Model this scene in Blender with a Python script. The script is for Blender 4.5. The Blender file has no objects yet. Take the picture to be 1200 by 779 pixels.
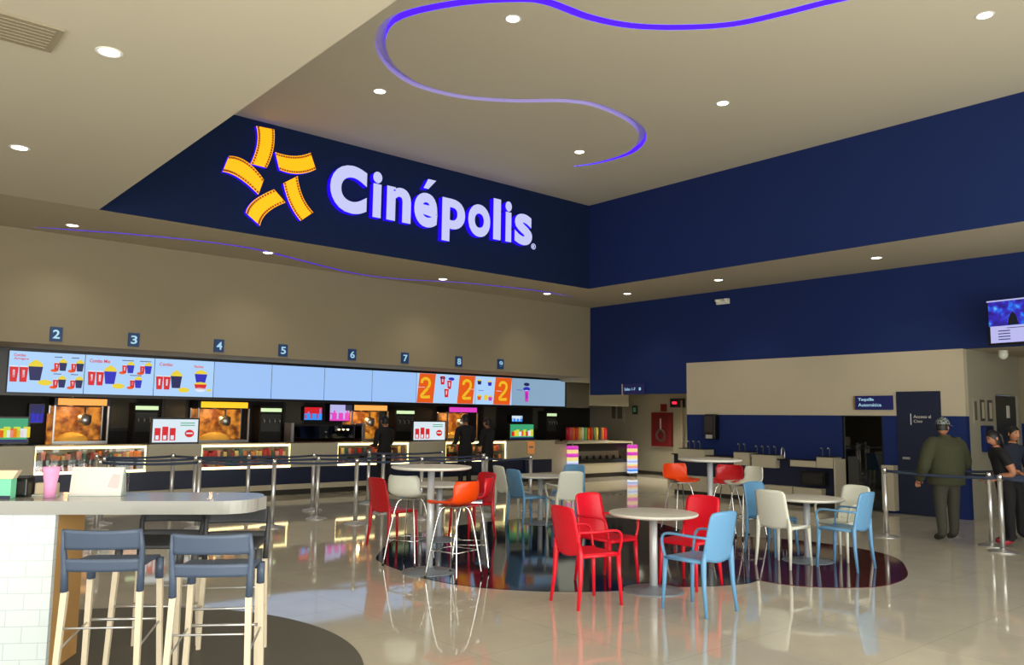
import bpy, math, random
from mathutils import Vector, Matrix
from mathutils.geometry import tessellate_polygon
random.seed(7)
scene = bpy.context.scene
COL = scene.collection
R = math.radians

# ------------------------------------------------------------------ camera
FPX, CX, CY, EYE = 948.0, 600.0, 389.5, 1.63
def _ray(x, y): return Vector(((x - CX) / FPX, -(y - CY) / FPX, -1.0))
_X = _ray(1714, 504).normalized(); _Y = _ray(-216, 479).normalized()
_m = (_X + _Y).normalized(); _d = (_X - _Y).normalized()
_X = (_m + _d).normalized(); _Y = (_m - _d).normalized(); _Z = _X.cross(_Y)
M = Matrix((_X, _Y, _Z))            # camera axes to room axes
C0 = Vector((0, 0, EYE))
def onz(x, y, z): r = M @ _ray(x, y); return C0 + r * ((z - EYE) / r.z)
def onx(x, y, X): r = M @ _ray(x, y); return C0 + r * (X / r.x)
def ony(x, y, Y): r = M @ _ray(x, y); return C0 + r * (Y / r.y)
cam_d = bpy.data.cameras.new('camera'); cam = bpy.data.objects.new('camera', cam_d); COL.objects.link(cam)
cam_d.sensor_width = 36; cam_d.lens = FPX / 1200 * 36; cam_d.clip_end = 200; cam_d.clip_start = 0.05
cam.matrix_world = Matrix.Translation(C0) @ M.to_4x4()
scene.camera = cam

# ------------------------------------------------------------------ world, daylight, exposure
scene.view_settings.view_transform = 'Standard'; scene.view_settings.look = 'None'
scene.view_settings.gamma = 1; scene.view_settings.use_curve_mapping = False
scene.view_settings.exposure = 0.0
w = bpy.data.worlds.new('sky'); scene.world = w; w.use_nodes = True
nt = w.node_tree; nt.nodes.clear()
sky = nt.nodes.new('ShaderNodeTexSky'); sky.sky_type = 'HOSEK_WILKIE'; sky.sun_direction = (0.2, -0.6, 0.75); sky.turbidity = 3
bg = nt.nodes.new('ShaderNodeBackground'); bg.inputs[1].default_value = 0.9
wo = nt.nodes.new('ShaderNodeOutputWorld')
nt.links.new(sky.outputs[0], bg.inputs[0]); nt.links.new(bg.outputs[0], wo.inputs[0])
def area(name, loc, rot, sx, sy, power, color):
    l = bpy.data.lights.new(name, 'AREA'); l.shape = 'RECTANGLE'; l.size = sx; l.size_y = sy; l.energy = power; l.color = color
    o = bpy.data.objects.new(name, l); COL.objects.link(o); o.location = loc; o.rotation_euler = rot
    return o
# daylight coming in through the glass front behind the camera, plus added fill lamps
area('window_daylight', (4.0, -2.2, 2.1), (R(90), 0, 0), 15, 3.9, 640, (1.0, 0.97, 0.9))
bw = area('added_bar_fill', (-0.9, -2.1, 2.2), (R(80), 0, R(-14)), 3.0, 3.2, 22, (1.0, 0.99, 0.95)); bw.data.spread = R(75)  # added fill lamp aimed at the bar to whiten its tiles
area('added_ceiling_fill', (2.0, -2.25, 0.8), (R(128), 0, 0), 12, 1.2, 260, (1.0, 0.96, 0.86))  # added upward fill, stands in for ground bounce to brighten the low ceiling
area('side_window_daylight', (-4.8, 3.0, 2.1), (R(90), 0, R(-90)), 10, 3.8, 300, (1.0, 0.98, 0.92))
sl = bpy.data.lights.new('sun', 'SUN'); sl.energy = 11.0; sl.angle = R(1.5); sl.color = (1.0, 0.95, 0.86)
so_ = bpy.data.objects.new('sun', sl); COL.objects.link(so_); so_.rotation_euler = (R(42), 0, R(-12))

# ------------------------------------------------------------------ materials
def lin(c):
    return tuple((v / 255 / 12.92) if v / 255 <= 0.04045 else ((v / 255 + 0.055) / 1.055) ** 2.4 for v in c) + (1,)
def mat(name, rgb, rough=0.5, metal=0.0, emit=None, es=0.0, noise=0.04, nscale=8, spec=0.5, alpha=None, coat=0, bump=0):
    m = bpy.data.materials.new(name); m.use_nodes = True
    n = m.node_tree.nodes; l = m.node_tree.links; b = n['Principled BSDF']
    b.inputs['Base Color'].default_value = lin(rgb); b.inputs['Roughness'].default_value = rough
    b.inputs['Metallic'].default_value = metal; b.inputs['Specular IOR Level'].default_value = spec
    b.inputs['Coat Weight'].default_value = coat
    if noise:
        tc = n.new('ShaderNodeTexCoord'); t = n.new('ShaderNodeTexNoise'); t.inputs['Scale'].default_value = nscale; t.inputs['Detail'].default_value = 3
        mx = n.new('ShaderNodeMix'); mx.data_type = 'RGBA'
        a = lin(rgb); mx.inputs[6].default_value = tuple(v * (1 - noise) for v in a[:3]) + (1,); mx.inputs[7].default_value = tuple(min(1, v * (1 + noise)) for v in a[:3]) + (1,)
        l.new(tc.outputs['Object'], t.inputs['Vector']); l.new(t.outputs['Fac'], mx.inputs[0]); l.new(mx.outputs[2], b.inputs['Base Color'])
        if bump:
            bp = n.new('ShaderNodeBump'); bp.inputs['Strength'].default_value = bump; bp.inputs['Distance'].default_value = 0.01
            l.new(t.outputs['Fac'], bp.inputs['Height']); l.new(bp.outputs[0], b.inputs['Normal'])
    if emit: b.inputs['Emission Color'].default_value = lin(emit); b.inputs['Emission Strength'].default_value = es
    return m
def glass_mat(name, tint=(0.9, 0.95, 0.95), gloss=0.08):
    m = bpy.data.materials.new(name); m.use_nodes = True; n = m.node_tree.nodes; l = m.node_tree.links; n.clear()
    o = n.new('ShaderNodeOutputMaterial'); t = n.new('ShaderNodeBsdfTransparent'); t.inputs[0].default_value = tint + (1,)
    g = n.new('ShaderNodeBsdfGlossy'); g.inputs['Roughness'].default_value = 0.02; x = n.new('ShaderNodeMixShader'); x.inputs[0].default_value = gloss
    l.new(t.outputs[0], x.inputs[1]); l.new(g.outputs[0], x.inputs[2]); l.new(x.outputs[0], o.inputs[0]); return m

def brick_mat(name, c1, c2, cm, bw, bh, mortar, rough, offset=0.5, spec=0.5, plane='XZ', noise_amt=0.0):
    m = bpy.data.materials.new(name); m.use_nodes = True; n = m.node_tree.nodes; l = m.node_tree.links; b = n['Principled BSDF']
    tc = n.new('ShaderNodeTexCoord'); mp = n.new('ShaderNodeMapping'); br = n.new('ShaderNodeTexBrick')
    if plane == 'XZ': mp.inputs['Rotation'].default_value = (R(-90), 0, 0)
    br.offset = offset; br.inputs['Scale'].default_value = 1; br.inputs['Brick Width'].default_value = bw; br.inputs['Row Height'].default_value = bh
    br.inputs['Mortar Size'].default_value = mortar; br.inputs['Mortar Smooth'].default_value = 0.1
    br.inputs['Color1'].default_value = lin(c1); br.inputs['Color2'].default_value = lin(c2); br.inputs['Mortar'].default_value = lin(cm)
    l.new(tc.outputs['Object'], mp.inputs[0]); l.new(mp.outputs[0], br.inputs['Vector']); l.new(br.outputs['Color'], b.inputs['Base Color'])
    b.inputs['Roughness'].default_value = rough; b.inputs['Specular IOR Level'].default_value = spec
    return m

MT = dict(
    band=mat('brightened_cream_band', (196, 186, 162), 0.85, nscale=1.5, noise=0.03, spec=0.2),  # cream paint with the stronger light on the right wall put into its colour
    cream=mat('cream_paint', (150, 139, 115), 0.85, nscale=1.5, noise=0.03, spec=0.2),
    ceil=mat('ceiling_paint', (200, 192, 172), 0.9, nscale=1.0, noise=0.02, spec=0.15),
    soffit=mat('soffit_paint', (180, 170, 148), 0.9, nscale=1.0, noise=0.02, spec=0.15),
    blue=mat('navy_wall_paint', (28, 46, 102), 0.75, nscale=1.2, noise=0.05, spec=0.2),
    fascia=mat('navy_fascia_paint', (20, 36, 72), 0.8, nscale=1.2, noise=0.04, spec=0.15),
    grey=mat('grey_paint', (160, 156, 138), 0.85, spec=0.2),
    dark=mat('dark_interior', (34, 32, 30), 0.7),
    black=mat('black_plastic', (12, 12, 14), 0.35),
    panel=mat('dark_grey_panel', (92, 88, 76), 0.8),  # plain dark grey for the panel by the screens and small insets
    navyp=mat('navy_counter_panel', (16, 28, 60), 0.4),
    counter=mat('cream_laminate', (190, 182, 158), 0.4),
    base=mat('dark_skirting', (52, 48, 42), 0.4),
    red=mat('red_plastic', (235, 18, 45), 0.32, nscale=20, noise=0.02),
    red2=mat('deep_red_plastic', (205, 22, 34), 0.32, nscale=20, noise=0.02),
    orange=mat('orange_plastic', (250, 78, 10), 0.32, nscale=20, noise=0.02),
    white=mat('white_plastic', (232, 235, 220), 0.35, nscale=20, noise=0.02),
    lblue=mat('light_blue_plastic', (104, 160, 204), 0.32, nscale=20, noise=0.02),
    chrome=mat('chrome', (225, 225, 222), 0.12, 1.0, noise=0),
    steel=mat('brushed_steel', (212, 212, 210), 0.34, 0.85, nscale=40, noise=0.05),
    pole=mat('table_column_metal', (214, 219, 223), 0.35, 0.25, noise=0),
    basegrey=mat('grey_base_metal', (140, 150, 160), 0.4, 0.3, noise=0.05),
    top=mat('white_table_top', (236, 235, 224), 0.35, nscale=10, noise=0.02),
    rim=mat('table_rim', (236, 236, 228), 0.4, noise=0),
    slate=mat('slate_blue_plastic', (78, 92, 114), 0.45, nscale=20, noise=0.03),
    slated=mat('dark_slate_plastic', (62, 64, 66), 0.5, nscale=20, noise=0.03),
    wood=mat('pale_beech_wood', (222, 208, 180), 0.5, nscale=14, noise=0.06),
    woodpanel=mat('warm_wood_panel', (206, 160, 96), 0.55, nscale=6, noise=0.08),
    bartop=mat('bar_top', (160, 160, 154), 0.15, nscale=6, noise=0.02),
    belt=mat('navy_belt', (50, 62, 86), 0.6, noise=0.05, nscale=60),
    rubber=mat('black_rubber', (14, 14, 14), 0.6, noise=0),
    glass=glass_mat('clear_glass'),
    darkglass=glass_mat('smoked_glass', (0.25, 0.28, 0.28), 0.12),
    lamp=mat('lit_lamp', (255, 250, 235), 0.4, emit=(255, 246, 224), es=9, noise=0),
    strip=mat('warm_strip_light', (255, 240, 200), 0.4, emit=(255, 226, 160), es=4.0, noise=0),
    scr=mat('lit_screen_pale_blue', (20, 20, 20), 0.5, emit=(160, 198, 250), es=0.95, noise=0),
    scr2=mat('lit_screen_sky_blue', (20, 20, 20), 0.5, emit=(176, 214, 255), es=0.95, noise=0),
    scr3=mat('lit_screen_grey_blue', (20, 20, 20), 0.5, emit=(150, 184, 214), es=0.8, noise=0),
    led=mat('violet_led', (30, 10, 120), 0.5, emit=(52, 14, 255), es=2.8, noise=0),
    ledsoft=mat('soft_violet_led', (60, 50, 120), 0.5, emit=(84, 50, 205), es=0.8, noise=0),
    letter=mat('lit_letter_face', (60, 60, 80), 0.4, emit=(206, 210, 255), es=0.9, noise=0),
    lside=mat('lit_blue_letter_side', (30, 20, 160), 0.5, emit=(34, 0, 235), es=1.0, noise=0),
    film=mat('lit_amber_film', (230, 150, 0), 0.4, emit=(255, 176, 10), es=0.95, noise=0.0),
    filmh=mat('dark_film_hole', (120, 60, 0), 0.4, emit=(150, 70, 0), es=0.5, noise=0),
    skin=mat('skin', (176, 120, 90), 0.5),
    hair=mat('black_hair', (14, 12, 12), 0.5),
    olive=mat('olive_jacket_cloth', (58, 60, 40), 0.9, nscale=12, noise=0.12, bump=0.2),
    greytr=mat('dark_grey_trousers', (62, 62, 52), 0.9, nscale=12, noise=0.1),
    blackcl=mat('black_cloth', (16, 16, 20), 0.85),
    darkblue=mat('dark_blue_cloth', (22, 28, 48), 0.85),
    shoe=mat('dark_shoe', (28, 28, 26), 0.5),
    redshoe=mat('red_shoe', (170, 30, 50), 0.5),
    mint=mat('mint_green_card', (120, 214, 170), 0.5), paper=mat('white_paper', (222, 219, 210), 0.5),
    pink=mat('pink_plastic', (235, 160, 205), 0.4), beige=mat('beige_card', (222, 205, 170), 0.6),
    signblue=mat('sign_blue', (24, 32, 108), 0.5), gold=mat('sign_gold_edge', (140, 112, 40), 0.5),
    plaque=mat('number_plaque_blue', (20, 58, 104), 0.5, emit=(10, 44, 90), es=0.25, noise=0),
    digit=mat('number_digit', (170, 210, 235), 0.5, emit=(150, 200, 235), es=0.45, noise=0),
    redbox=mat('red_hose_cabinet', (120, 22, 26), 0.4),
    doorblue=mat('dark_blue_door_paint', (16, 28, 58), 0.5),
    doorgrey=mat('dark_grey_door_paint', (48, 54, 54), 0.5),
    poster=mat('poster_frame', (70, 70, 66), 0.5),
    popback=mat('lit_popcorn_machine_back', (200, 110, 30), 0.5, emit=(255, 132, 20), es=0.75, noise=0),
    popcorn=mat('popcorn', (255, 210, 110), 0.8, emit=(255, 160, 40), es=0.3, noise=0.2, nscale=40, bump=0.5),
    header_o=mat('lit_orange_header', (255, 160, 80), 0.5, emit=(255, 172, 84), es=0.95, noise=0),
    header_y=mat('lit_yellow_header', (255, 200, 40), 0.5, emit=(250, 200, 40), es=0.95, noise=0),
    header_g=mat('lit_pale_green_header', (220, 250, 190), 0.5, emit=(216, 246, 190), es=0.85, noise=0),
    redlamp=mat('lit_red_lamp', (255, 30, 50), 0.5, emit=(255, 40, 70), es=1.5, noise=0),
)
m_ = MT['popback']; n_ = m_.node_tree.nodes; l_ = m_.node_tree.links; tc_ = n_.new('ShaderNodeTexCoord'); ns_ = n_.new('ShaderNodeTexNoise'); ns_.inputs['Scale'].default_value = 6; ns_.inputs['Detail'].default_value = 6
cr_2 = n_.new('ShaderNodeValToRGB'); cr_2.color_ramp.elements[0].position = .38; cr_2.color_ramp.elements[0].color = lin((96, 44, 12)); cr_2.color_ramp.elements[1].position = .66; cr_2.color_ramp.elements[1].color = lin((255, 160, 50))
l_.new(tc_.outputs['Object'], ns_.inputs['Vector']); l_.new(ns_.outputs['Fac'], cr_2.inputs[0]); l_.new(cr_2.outputs[0], n_['Principled BSDF'].inputs['Emission Color']); m_.node_tree.nodes['Principled BSDF'].inputs['Base Color'].default_value = lin((90, 50, 20))
def emi(name, rgb, s=0.9): return mat(name, tuple(int(v * .3) for v in rgb), 0.5, emit=rgb, es=s, noise=0)
for k, c in dict(e_red=(220, 30, 40), e_blue=(40, 40, 190), e_navy=(30, 34, 90), e_yel=(240, 214, 50), e_white=(225, 240, 250), e_oran=(236, 92, 20),
                 e_pink=(236, 70, 200), e_lime=(206, 226, 70), e_mag=(214, 60, 190), e_cream=(250, 226, 150), e_sky=(60, 150, 250), e_green=(60, 170, 120), e_black=(10, 14, 24), e_peach=(250, 150, 140), e_lav=(190, 190, 245)).items():
    MT[k] = emi(k.replace('e_', 'lit_ink_'), c)
MT['faint'] = mat('faint_pink_print', (228, 190, 188), .5, noise=0)
MT['tile'] = brick_mat('white_glazed_tile', (222, 232, 231), (217, 228, 228), (188, 202, 204), 0.20, 0.10, 0.002, 0.2)
def floor_mat(name, rgb, grid, rough=0.045, vein=0.03, ior=1.7):
    m = bpy.data.materials.new(name); m.use_nodes = True; n = m.node_tree.nodes; l = m.node_tree.links; b = n['Principled BSDF']
    tc = n.new('ShaderNodeTexCoord'); br = n.new('ShaderNodeTexBrick'); br.offset = 0; br.inputs['Scale'].default_value = 1
    br.inputs['Brick Width'].default_value = 0.9; br.inputs['Row Height'].default_value = 0.9; br.inputs['Mortar Size'].default_value = 0.0025 if grid else 0
    c = lin(rgb); f = lambda k: tuple(v * k for v in c[:3]) + (1,)
    br.inputs['Color1'].default_value = f(1); br.inputs['Color2'].default_value = f(0.95); br.inputs['Mortar'].default_value = f(0.7)
    t = n.new('ShaderNodeTexNoise'); t.inputs['Scale'].default_value = 3; t.inputs['Detail'].default_value = 6
    mx = n.new('ShaderNodeMix'); mx.data_type = 'RGBA'; mx.blend_type = 'MULTIPLY'; mx.inputs[0].default_value = 1
    cr = n.new('ShaderNodeValToRGB'); cr.color_ramp.elements[0].color = (1 - vein * 3,) * 3 + (1,); cr.color_ramp.elements[0].position = 0.3; cr.color_ramp.elements[1].position = 0.7
    l.new(tc.outputs['Object'], br.inputs['Vector']); l.new(tc.outputs['Object'], t.inputs['Vector']); l.new(t.outputs['Fac'], cr.inputs[0])
    l.new(br.outputs['Color'], mx.inputs[6]); l.new(cr.outputs[0], mx.inputs[7]); l.new(mx.outputs[2], b.inputs['Base Color'])
    b.inputs['Roughness'].default_value = rough; b.inputs['IOR'].default_value = ior
    n2 = n.new('ShaderNodeTexNoise'); n2.inputs['Scale'].default_value = 1.1; bp = n.new('ShaderNodeBump'); bp.inputs['Strength'].default_value = 0.05; bp.inputs['Distance'].default_value = 0.02
    l.new(tc.outputs['Object'], n2.inputs['Vector']); l.new(n2.outputs['Fac'], bp.inputs['Height']); l.new(bp.outputs[0], b.inputs['Normal'])
    return m
MT['floor'] = floor_mat('polished_porcelain_floor', (212, 206, 190), True)
MT['fnavy'] = floor_mat('polished_black_floor', (24, 32, 52), False, rough=0.07, ior=1.36)
MT['fmaroon'] = floor_mat('polished_maroon_floor', (84, 34, 38), False, rough=0.06, ior=1.42)
MT['fgrey'] = floor_mat('polished_grey_floor', (104, 102, 92), False, rough=0.55, ior=1.3)

# ------------------------------------------------------------------ mesh helpers
class G:
    def __init__(s): s.v = []; s.f = []; s.mi = []; s.sm = []
    def face(s, idx, m=0, sm=False): s.f.append(tuple(idx)); s.mi.append(m); s.sm.append(sm)
    def box(s, x0, x1, y0, y1, z0, z1, m=0, T=None):
        b = len(s.v)
        for p in ((x0,y0,z0),(x1,y0,z0),(x1,y1,z0),(x0,y1,z0),(x0,y0,z1),(x1,y0,z1),(x1,y1,z1),(x0,y1,z1)):
            p = Vector(p); s.v.append(T @ p if T else p)
        for q in ((0,3,2,1),(4,5,6,7),(0,1,5,4),(1,2,6,5),(2,3,7,6),(3,0,4,7)): s.face([b+i for i in q], m)
        return s
    def tube(s, pts, r, n=8, m=0, cap=True, flat=1.0, closed=False):
        pts = [Vector(p) for p in pts]; rs = r if isinstance(r, (list, tuple)) else [r] * len(pts)
        b = len(s.v); up = None; L = len(pts)
        for i, p in enumerate(pts):
            if closed: t = pts[(i+1) % L] - pts[i-1]
            else: t = pts[min(i+1, L-1)] - pts[max(i-1, 0)]
            t.normalize()
            if up is None: up = Vector((0,0,1)) if abs(t.z) < 0.9 else Vector((1,0,0))
            a = t.cross(up); a.normalize(); c = a.cross(t); up = c
            for k in range(n):
                th = 2*math.pi*(k+.5)/n; s.v.append(p + a*math.cos(th)*rs[i]*flat + c*math.sin(th)*rs[i])
        for i in range(L if closed else L-1):
            j = (i+1) % L
            for k in range(n): s.face((b+i*n+k, b+i*n+(k+1)%n, b+j*n+(k+1)%n, b+j*n+k), m, n > 4)
        if cap and not closed: s.face([b+k for k in range(n)][::-1], m); s.face([b+(L-1)*n+k for k in range(n)], m)
        return s
    def lathe(s, prof, c=(0,0,0), n=28, m=0, sx=1, sy=1):
        b = len(s.v); c = Vector(c)
        for r, z in prof:
            for k in range(n): th = 2*math.pi*k/n; s.v.append(c + Vector((r*math.cos(th)*sx, r*math.sin(th)*sy, z)))
        for i in range(len(prof)-1):
            for k in range(n): s.face((b+i*n+k, b+i*n+(k+1)%n, b+(i+1)*n+(k+1)%n, b+(i+1)*n+k), m, True)
        if prof[0][0] > 1e-4: s.face([b+k for k in range(n)][::-1], m)
        if prof[-1][0] > 1e-4: s.face([b+(len(prof)-1)*n+k for k in range(n)], m)
        return s
    def sheet(s, fn, nu, nv, th, m=0):
        P = [[Vector(fn(i/nu, j/nv)) for i in range(nu+1)] for j in range(nv+1)]
        N = []
        for j in range(nv+1):
            row = []
            for i in range(nu+1):
                du = P[j][min(i+1,nu)] - P[j][max(i-1,0)]; dv = P[min(j+1,nv)][i] - P[max(j-1,0)][i]
                q = du.cross(dv); row.append(q.normalized() if q.length > 1e-9 else Vector((0,0,1)))
            N.append(row)
        b = len(s.v); W = nu+1; K = W*(nv+1)
        for sg in (0.5, -0.5):
            for j in range(nv+1):
                for i in range(W): s.v.append(P[j][i] + N[j][i]*th*sg)
        for j in range(nv):
            for i in range(nu):
                a = b+j*W+i; s.face((a,a+1,a+W+1,a+W), m, True); a += K; s.face((a,a+W,a+W+1,a+1), m, True)
        rim = [(0,i) for i in range(nu)] + [(j,nu) for j in range(nv)] + [(nv,i) for i in range(nu,0,-1)] + [(j,0) for j in range(nv,0,-1)]
        for k in range(len(rim)):
            a = b+rim[k][0]*W+rim[k][1]; c = rim[(k+1)%len(rim)]; c = b+c[0]*W+c[1]; s.face((a,a+K,c+K,c), m, True)
        return s
    def prism(s, poly, f0, f1, m=0, mside=None):
        """poly 2D list; f0, f1 map (a,b) to the two end faces"""
        mside = m if mside is None else mside
        b = len(s.v); n = len(poly)
        for p in poly: s.v.append(Vector(f0(*p)))
        for p in poly: s.v.append(Vector(f1(*p)))
        tri = tessellate_polygon([[Vector((p[0], p[1], 0)) for p in poly]])
        for t in tri: s.face([b+i for i in t], m); s.face([b+n+i for i in t][::-1], m)
        for i in range(n): j = (i+1) % n; s.face((b+i, b+j, b+n+j, b+n+i), mside)
        return s
    def ball(s, c, rx, ry, rz, n=12, m=0, nz=8):
        b = len(s.v); c = Vector(c)
        for j in range(nz+1):
            ph = math.pi*j/nz
            for k in range(n):
                th = 2*math.pi*k/n; s.v.append(c + Vector((rx*math.sin(ph)*math.cos(th), ry*math.sin(ph)*math.sin(th), -rz*math.cos(ph))))
        for j in range(nz):
            for k in range(n): s.face((b+j*n+k, b+j*n+(k+1)%n, b+(j+1)*n+(k+1)%n, b+(j+1)*n+k), m, True)
        return s

def obj(name, g, mats, parent=None, bevel=0, fix=True, **kw):
    me = bpy.data.meshes.new(name); me.from_pydata([tuple(v) for v in g.v], [], g.f)
    for m in (mats if isinstance(mats, (list, tuple)) else [mats]): me.materials.append(MT[m] if isinstance(m, str) else m)
    me.polygons.foreach_set('material_index', g.mi); me.polygons.foreach_set('use_smooth', g.sm)
    if fix:
        import bmesh
        bm = bmesh.new(); bm.from_mesh(me); bmesh.ops.remove_doubles(bm, verts=bm.verts, dist=1e-5); bmesh.ops.recalc_face_normals(bm, faces=bm.faces); bm.to_mesh(me); bm.free()
    me.update()
    o = bpy.data.objects.new(name, me); COL.objects.link(o)
    if bevel:
        bv = o.modifiers.new('bevel', 'BEVEL'); bv.width = bevel; bv.segments = 2; bv.limit_method = 'ANGLE'
    if parent: o.parent = parent
    for k, v in kw.items(): o[k] = v
    return o
def thing(name, label, cat, loc=(0,0,0), rz=0, group=None):
    o = bpy.data.objects.new(name, None); COL.objects.link(o); o.location = loc; o.rotation_euler = (0,0,rz); o.empty_display_size = 0.1
    o['label'] = label; o['category'] = cat
    if group: o['group'] = group
    return o
def tag(o, label, cat, group=None):
    o['label'] = label; o['category'] = cat
    if group: o['group'] = group
    return o
def struct(name, g, m, bevel=0): return obj(name, g, m, bevel=bevel, kind='structure')
def dup(root, loc, rz, label, group=None):
    def cp(o, par):
        c = o.copy(); COL.objects.link(c)
        if par: c.parent = par
        for ch in list(o.children): cp(ch, c)
        return c
    r = cp(root, None); r.location = loc; r.rotation_euler = (0,0,rz); r['label'] = label
    if group: r['group'] = group
    return r
def recolor(root, frm, to):
    for o in [root] + list(root.children_recursive):
        if o.type == 'MESH' and any(ms.material == MT[frm] for ms in o.material_slots):
            o.data = o.data.copy()
            for i, mm in enumerate(o.data.materials):
                if mm == MT[frm]: o.data.materials[i] = MT[to]
def catmull(P, closed=False, k=8):
    out = []; n = len(P); V = [Vector(p) for p in P]
    for i in range(n if closed else n-1):
        g_ = (lambda j: V[j % n]) if closed else (lambda j: V[max(0, min(n-1, j))])
        a, b, c, d = g_(i-1), g_(i), g_(i+1), g_(i+2)
        for q in range(k):
            t = q/k; out.append(0.5*((2*b)+(c-a)*t+(2*a-5*b+4*c-d)*t*t+(3*b-a-3*c+d)*t**3))
    if not closed: out.append(V[-1])
    return out

def text_mesh(s, bold=0.0, depth=0.02):
    cu = bpy.data.curves.new('t', 'FONT'); cu.body = s; cu.offset = bold; cu.extrude = depth/2; cu.resolution_u = 6
    o = bpy.data.objects.new('t', cu); COL.objects.link(o)
    dg = bpy.context.evaluated_depsgraph_get(); me = bpy.data.meshes.new_from_object(o.evaluated_get(dg))
    vs = [v.co.copy() for v in me.vertices]; fs = [tuple(p.vertices) for p in me.polygons]; nz = [abs(p.normal.z) > 0.9 and p.normal.z > 0 for p in me.polygons]
    bpy.data.objects.remove(o); bpy.data.curves.remove(cu); bpy.data.meshes.remove(me)
    return vs, fs, nz
def text_into(g, s, place, a0, a1, b0, b1, m=0, mside=None, bold=0.0, depth=0.02, mirror=False):
    """fit text s into the rectangle a0..a1 x b0..b1; place(a, b, d) gives the 3D point, d = outward offset"""
    vs, fs, nz = text_mesh(s, bold, 1.0)
    x0 = min(v.x for v in vs); x1 = max(v.x for v in vs); y0 = min(v.y for v in vs); y1 = max(v.y for v in vs)
    b = len(g.v)
    for v in vs:
        a = a0 + (v.x-x0)/(x1-x0)*(a1-a0); bb = b0 + (v.y-y0)/(y1-y0)*(b1-b0)
        g.v.append(Vector(place(a, bb, (v.z+0.5)*depth)))
    for f, z in zip(fs, nz): g.face([b+i for i in f], m if z or mside is None else mside)
    return g

# ------------------------------------------------------------------ the room
HL, HU = 4.49, 6.37                       # low and high ceilings
VX0, VX1, VY1 = 2.83, 12.78, 12.36        # the raised part
XR, YB, YC = 15.05, 14.5, 15.8            # right wall, bulkhead, counter line
struct('floor', G().box(-5, 20, -2.6, 20, -0.1, 0), 'floor')
def ribbon(pts, wd, taper0=0, taper1=0):
    n = len(pts); L = []; Rr = []
    for i, p in enumerate(pts):
        t = pts[min(i+1,n-1)] - pts[max(i-1,0)]; t.normalize(); nn = Vector((-t.y, t.x, 0))
        k = 1.0
        if taper0 and i < taper0: k = 0.12 + 0.88*i/taper0
        if taper1 and n-1-i < taper1: k = 0.12 + 0.88*(n-1-i)/taper1
        L.append(p + nn*wd*k/2); Rr.append(p - nn*wd*k/2)
    return L, Rr
def ceiling_with_groove(g, x0, x1, y0, y1, z, pts, wd, depth, t0=0, t1=0, thick=0.2, both=False):
    L, Rr = ribbon(pts, wd, t0, t1)
    hole = L + Rr[::-1]; outer = [Vector((x0,y0,0)), Vector((x1,y0,0)), Vector((x1,y1,0)), Vector((x0,y1,0))]
    hole = [Vector((p.x, p.y, 0)) for p in hole]
    allp = outer + hole; tri = tessellate_polygon([outer, hole]); b = len(g.v)
    for p in allp: g.v.append(Vector((p.x, p.y, z)))
    for t in tri: g.face([b+i for i in t], 0)
    h0 = len(g.v)
    for p in hole: g.v.append(Vector((p.x, p.y, z+depth)))
    n = len(hole)
    for i in range(n):
        j = (i+1) % n; g.face((b+4+i, b+4+j, h0+j, h0+i), 1 if both or i >= len(L) else 0)
    for i in range(len(L)-1): g.face((h0+i, h0+i+1, h0+n-2-i, h0+n-1-i), 2)
    k = len(g.v)
    for zz in (z, z+thick):
        for p in outer: g.v.append(Vector((p.x, p.y, zz)))
    for i in range(4): j = (i+1) % 4; g.face((k+i, k+j, k+4+j, k+4+i), 0)
    g.face((k+4, k+5, k+6, k+7), 0)
led = [(980,0),(920,15),(860,28),(800,32),(740,30),(690,20),(640,2),(600,-1),(540,3),(480,15),(452,30),(446,55),(460,80),(490,100),(540,113),(600,118),(660,118),(700,124),(740,142),(753,160),(740,178),(704,190),(672,195)]
lp = [onz(x, y, HU) for x, y in led]
d0 = (lp[0]-lp[1]); lp = [lp[0]+d0*3.2+Vector((0.5,0,0)), lp[0]+d0*1.6+Vector((.1,0,0))] + lp
lp = catmull(lp, k=6)
g = G(); ceiling_with_groove(g, VX0, VX1, -2.6, VY1, HU, lp, 0.13, 0.09, 0, 16)
obj('ceiling', g, ['ceil', 'led', 'ceil'], fix=False, kind='structure')
led2 = [(40,266),(95,270),(150,274),(240,283),(300,292),(345,303),(380,312),(420,321),(470,327),(540,331),(600,337),(640,342),(672,348)]
lp2 = catmull([onz(x, y, HL) for x, y in led2], k=5)
for p in lp2: p.y = min(p.y, 14.38)
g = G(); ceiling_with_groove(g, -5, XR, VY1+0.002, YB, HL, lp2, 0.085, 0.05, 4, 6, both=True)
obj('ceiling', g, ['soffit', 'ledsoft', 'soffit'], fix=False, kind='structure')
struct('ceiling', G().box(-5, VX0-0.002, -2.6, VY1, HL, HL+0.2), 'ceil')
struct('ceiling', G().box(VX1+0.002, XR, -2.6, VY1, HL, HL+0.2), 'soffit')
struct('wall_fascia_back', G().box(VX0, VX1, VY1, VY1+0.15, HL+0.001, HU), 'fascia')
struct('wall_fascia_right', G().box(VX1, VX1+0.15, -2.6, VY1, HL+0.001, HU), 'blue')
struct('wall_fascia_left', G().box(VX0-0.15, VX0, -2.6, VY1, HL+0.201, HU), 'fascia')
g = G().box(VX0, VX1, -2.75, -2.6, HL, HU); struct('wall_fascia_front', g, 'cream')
# back bulkhead above the concession and its thick underside
struct('wall_back', G().box(-5, XR, YB, YC+0.1, 2.70, HL+0.2), 'cream')
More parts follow.
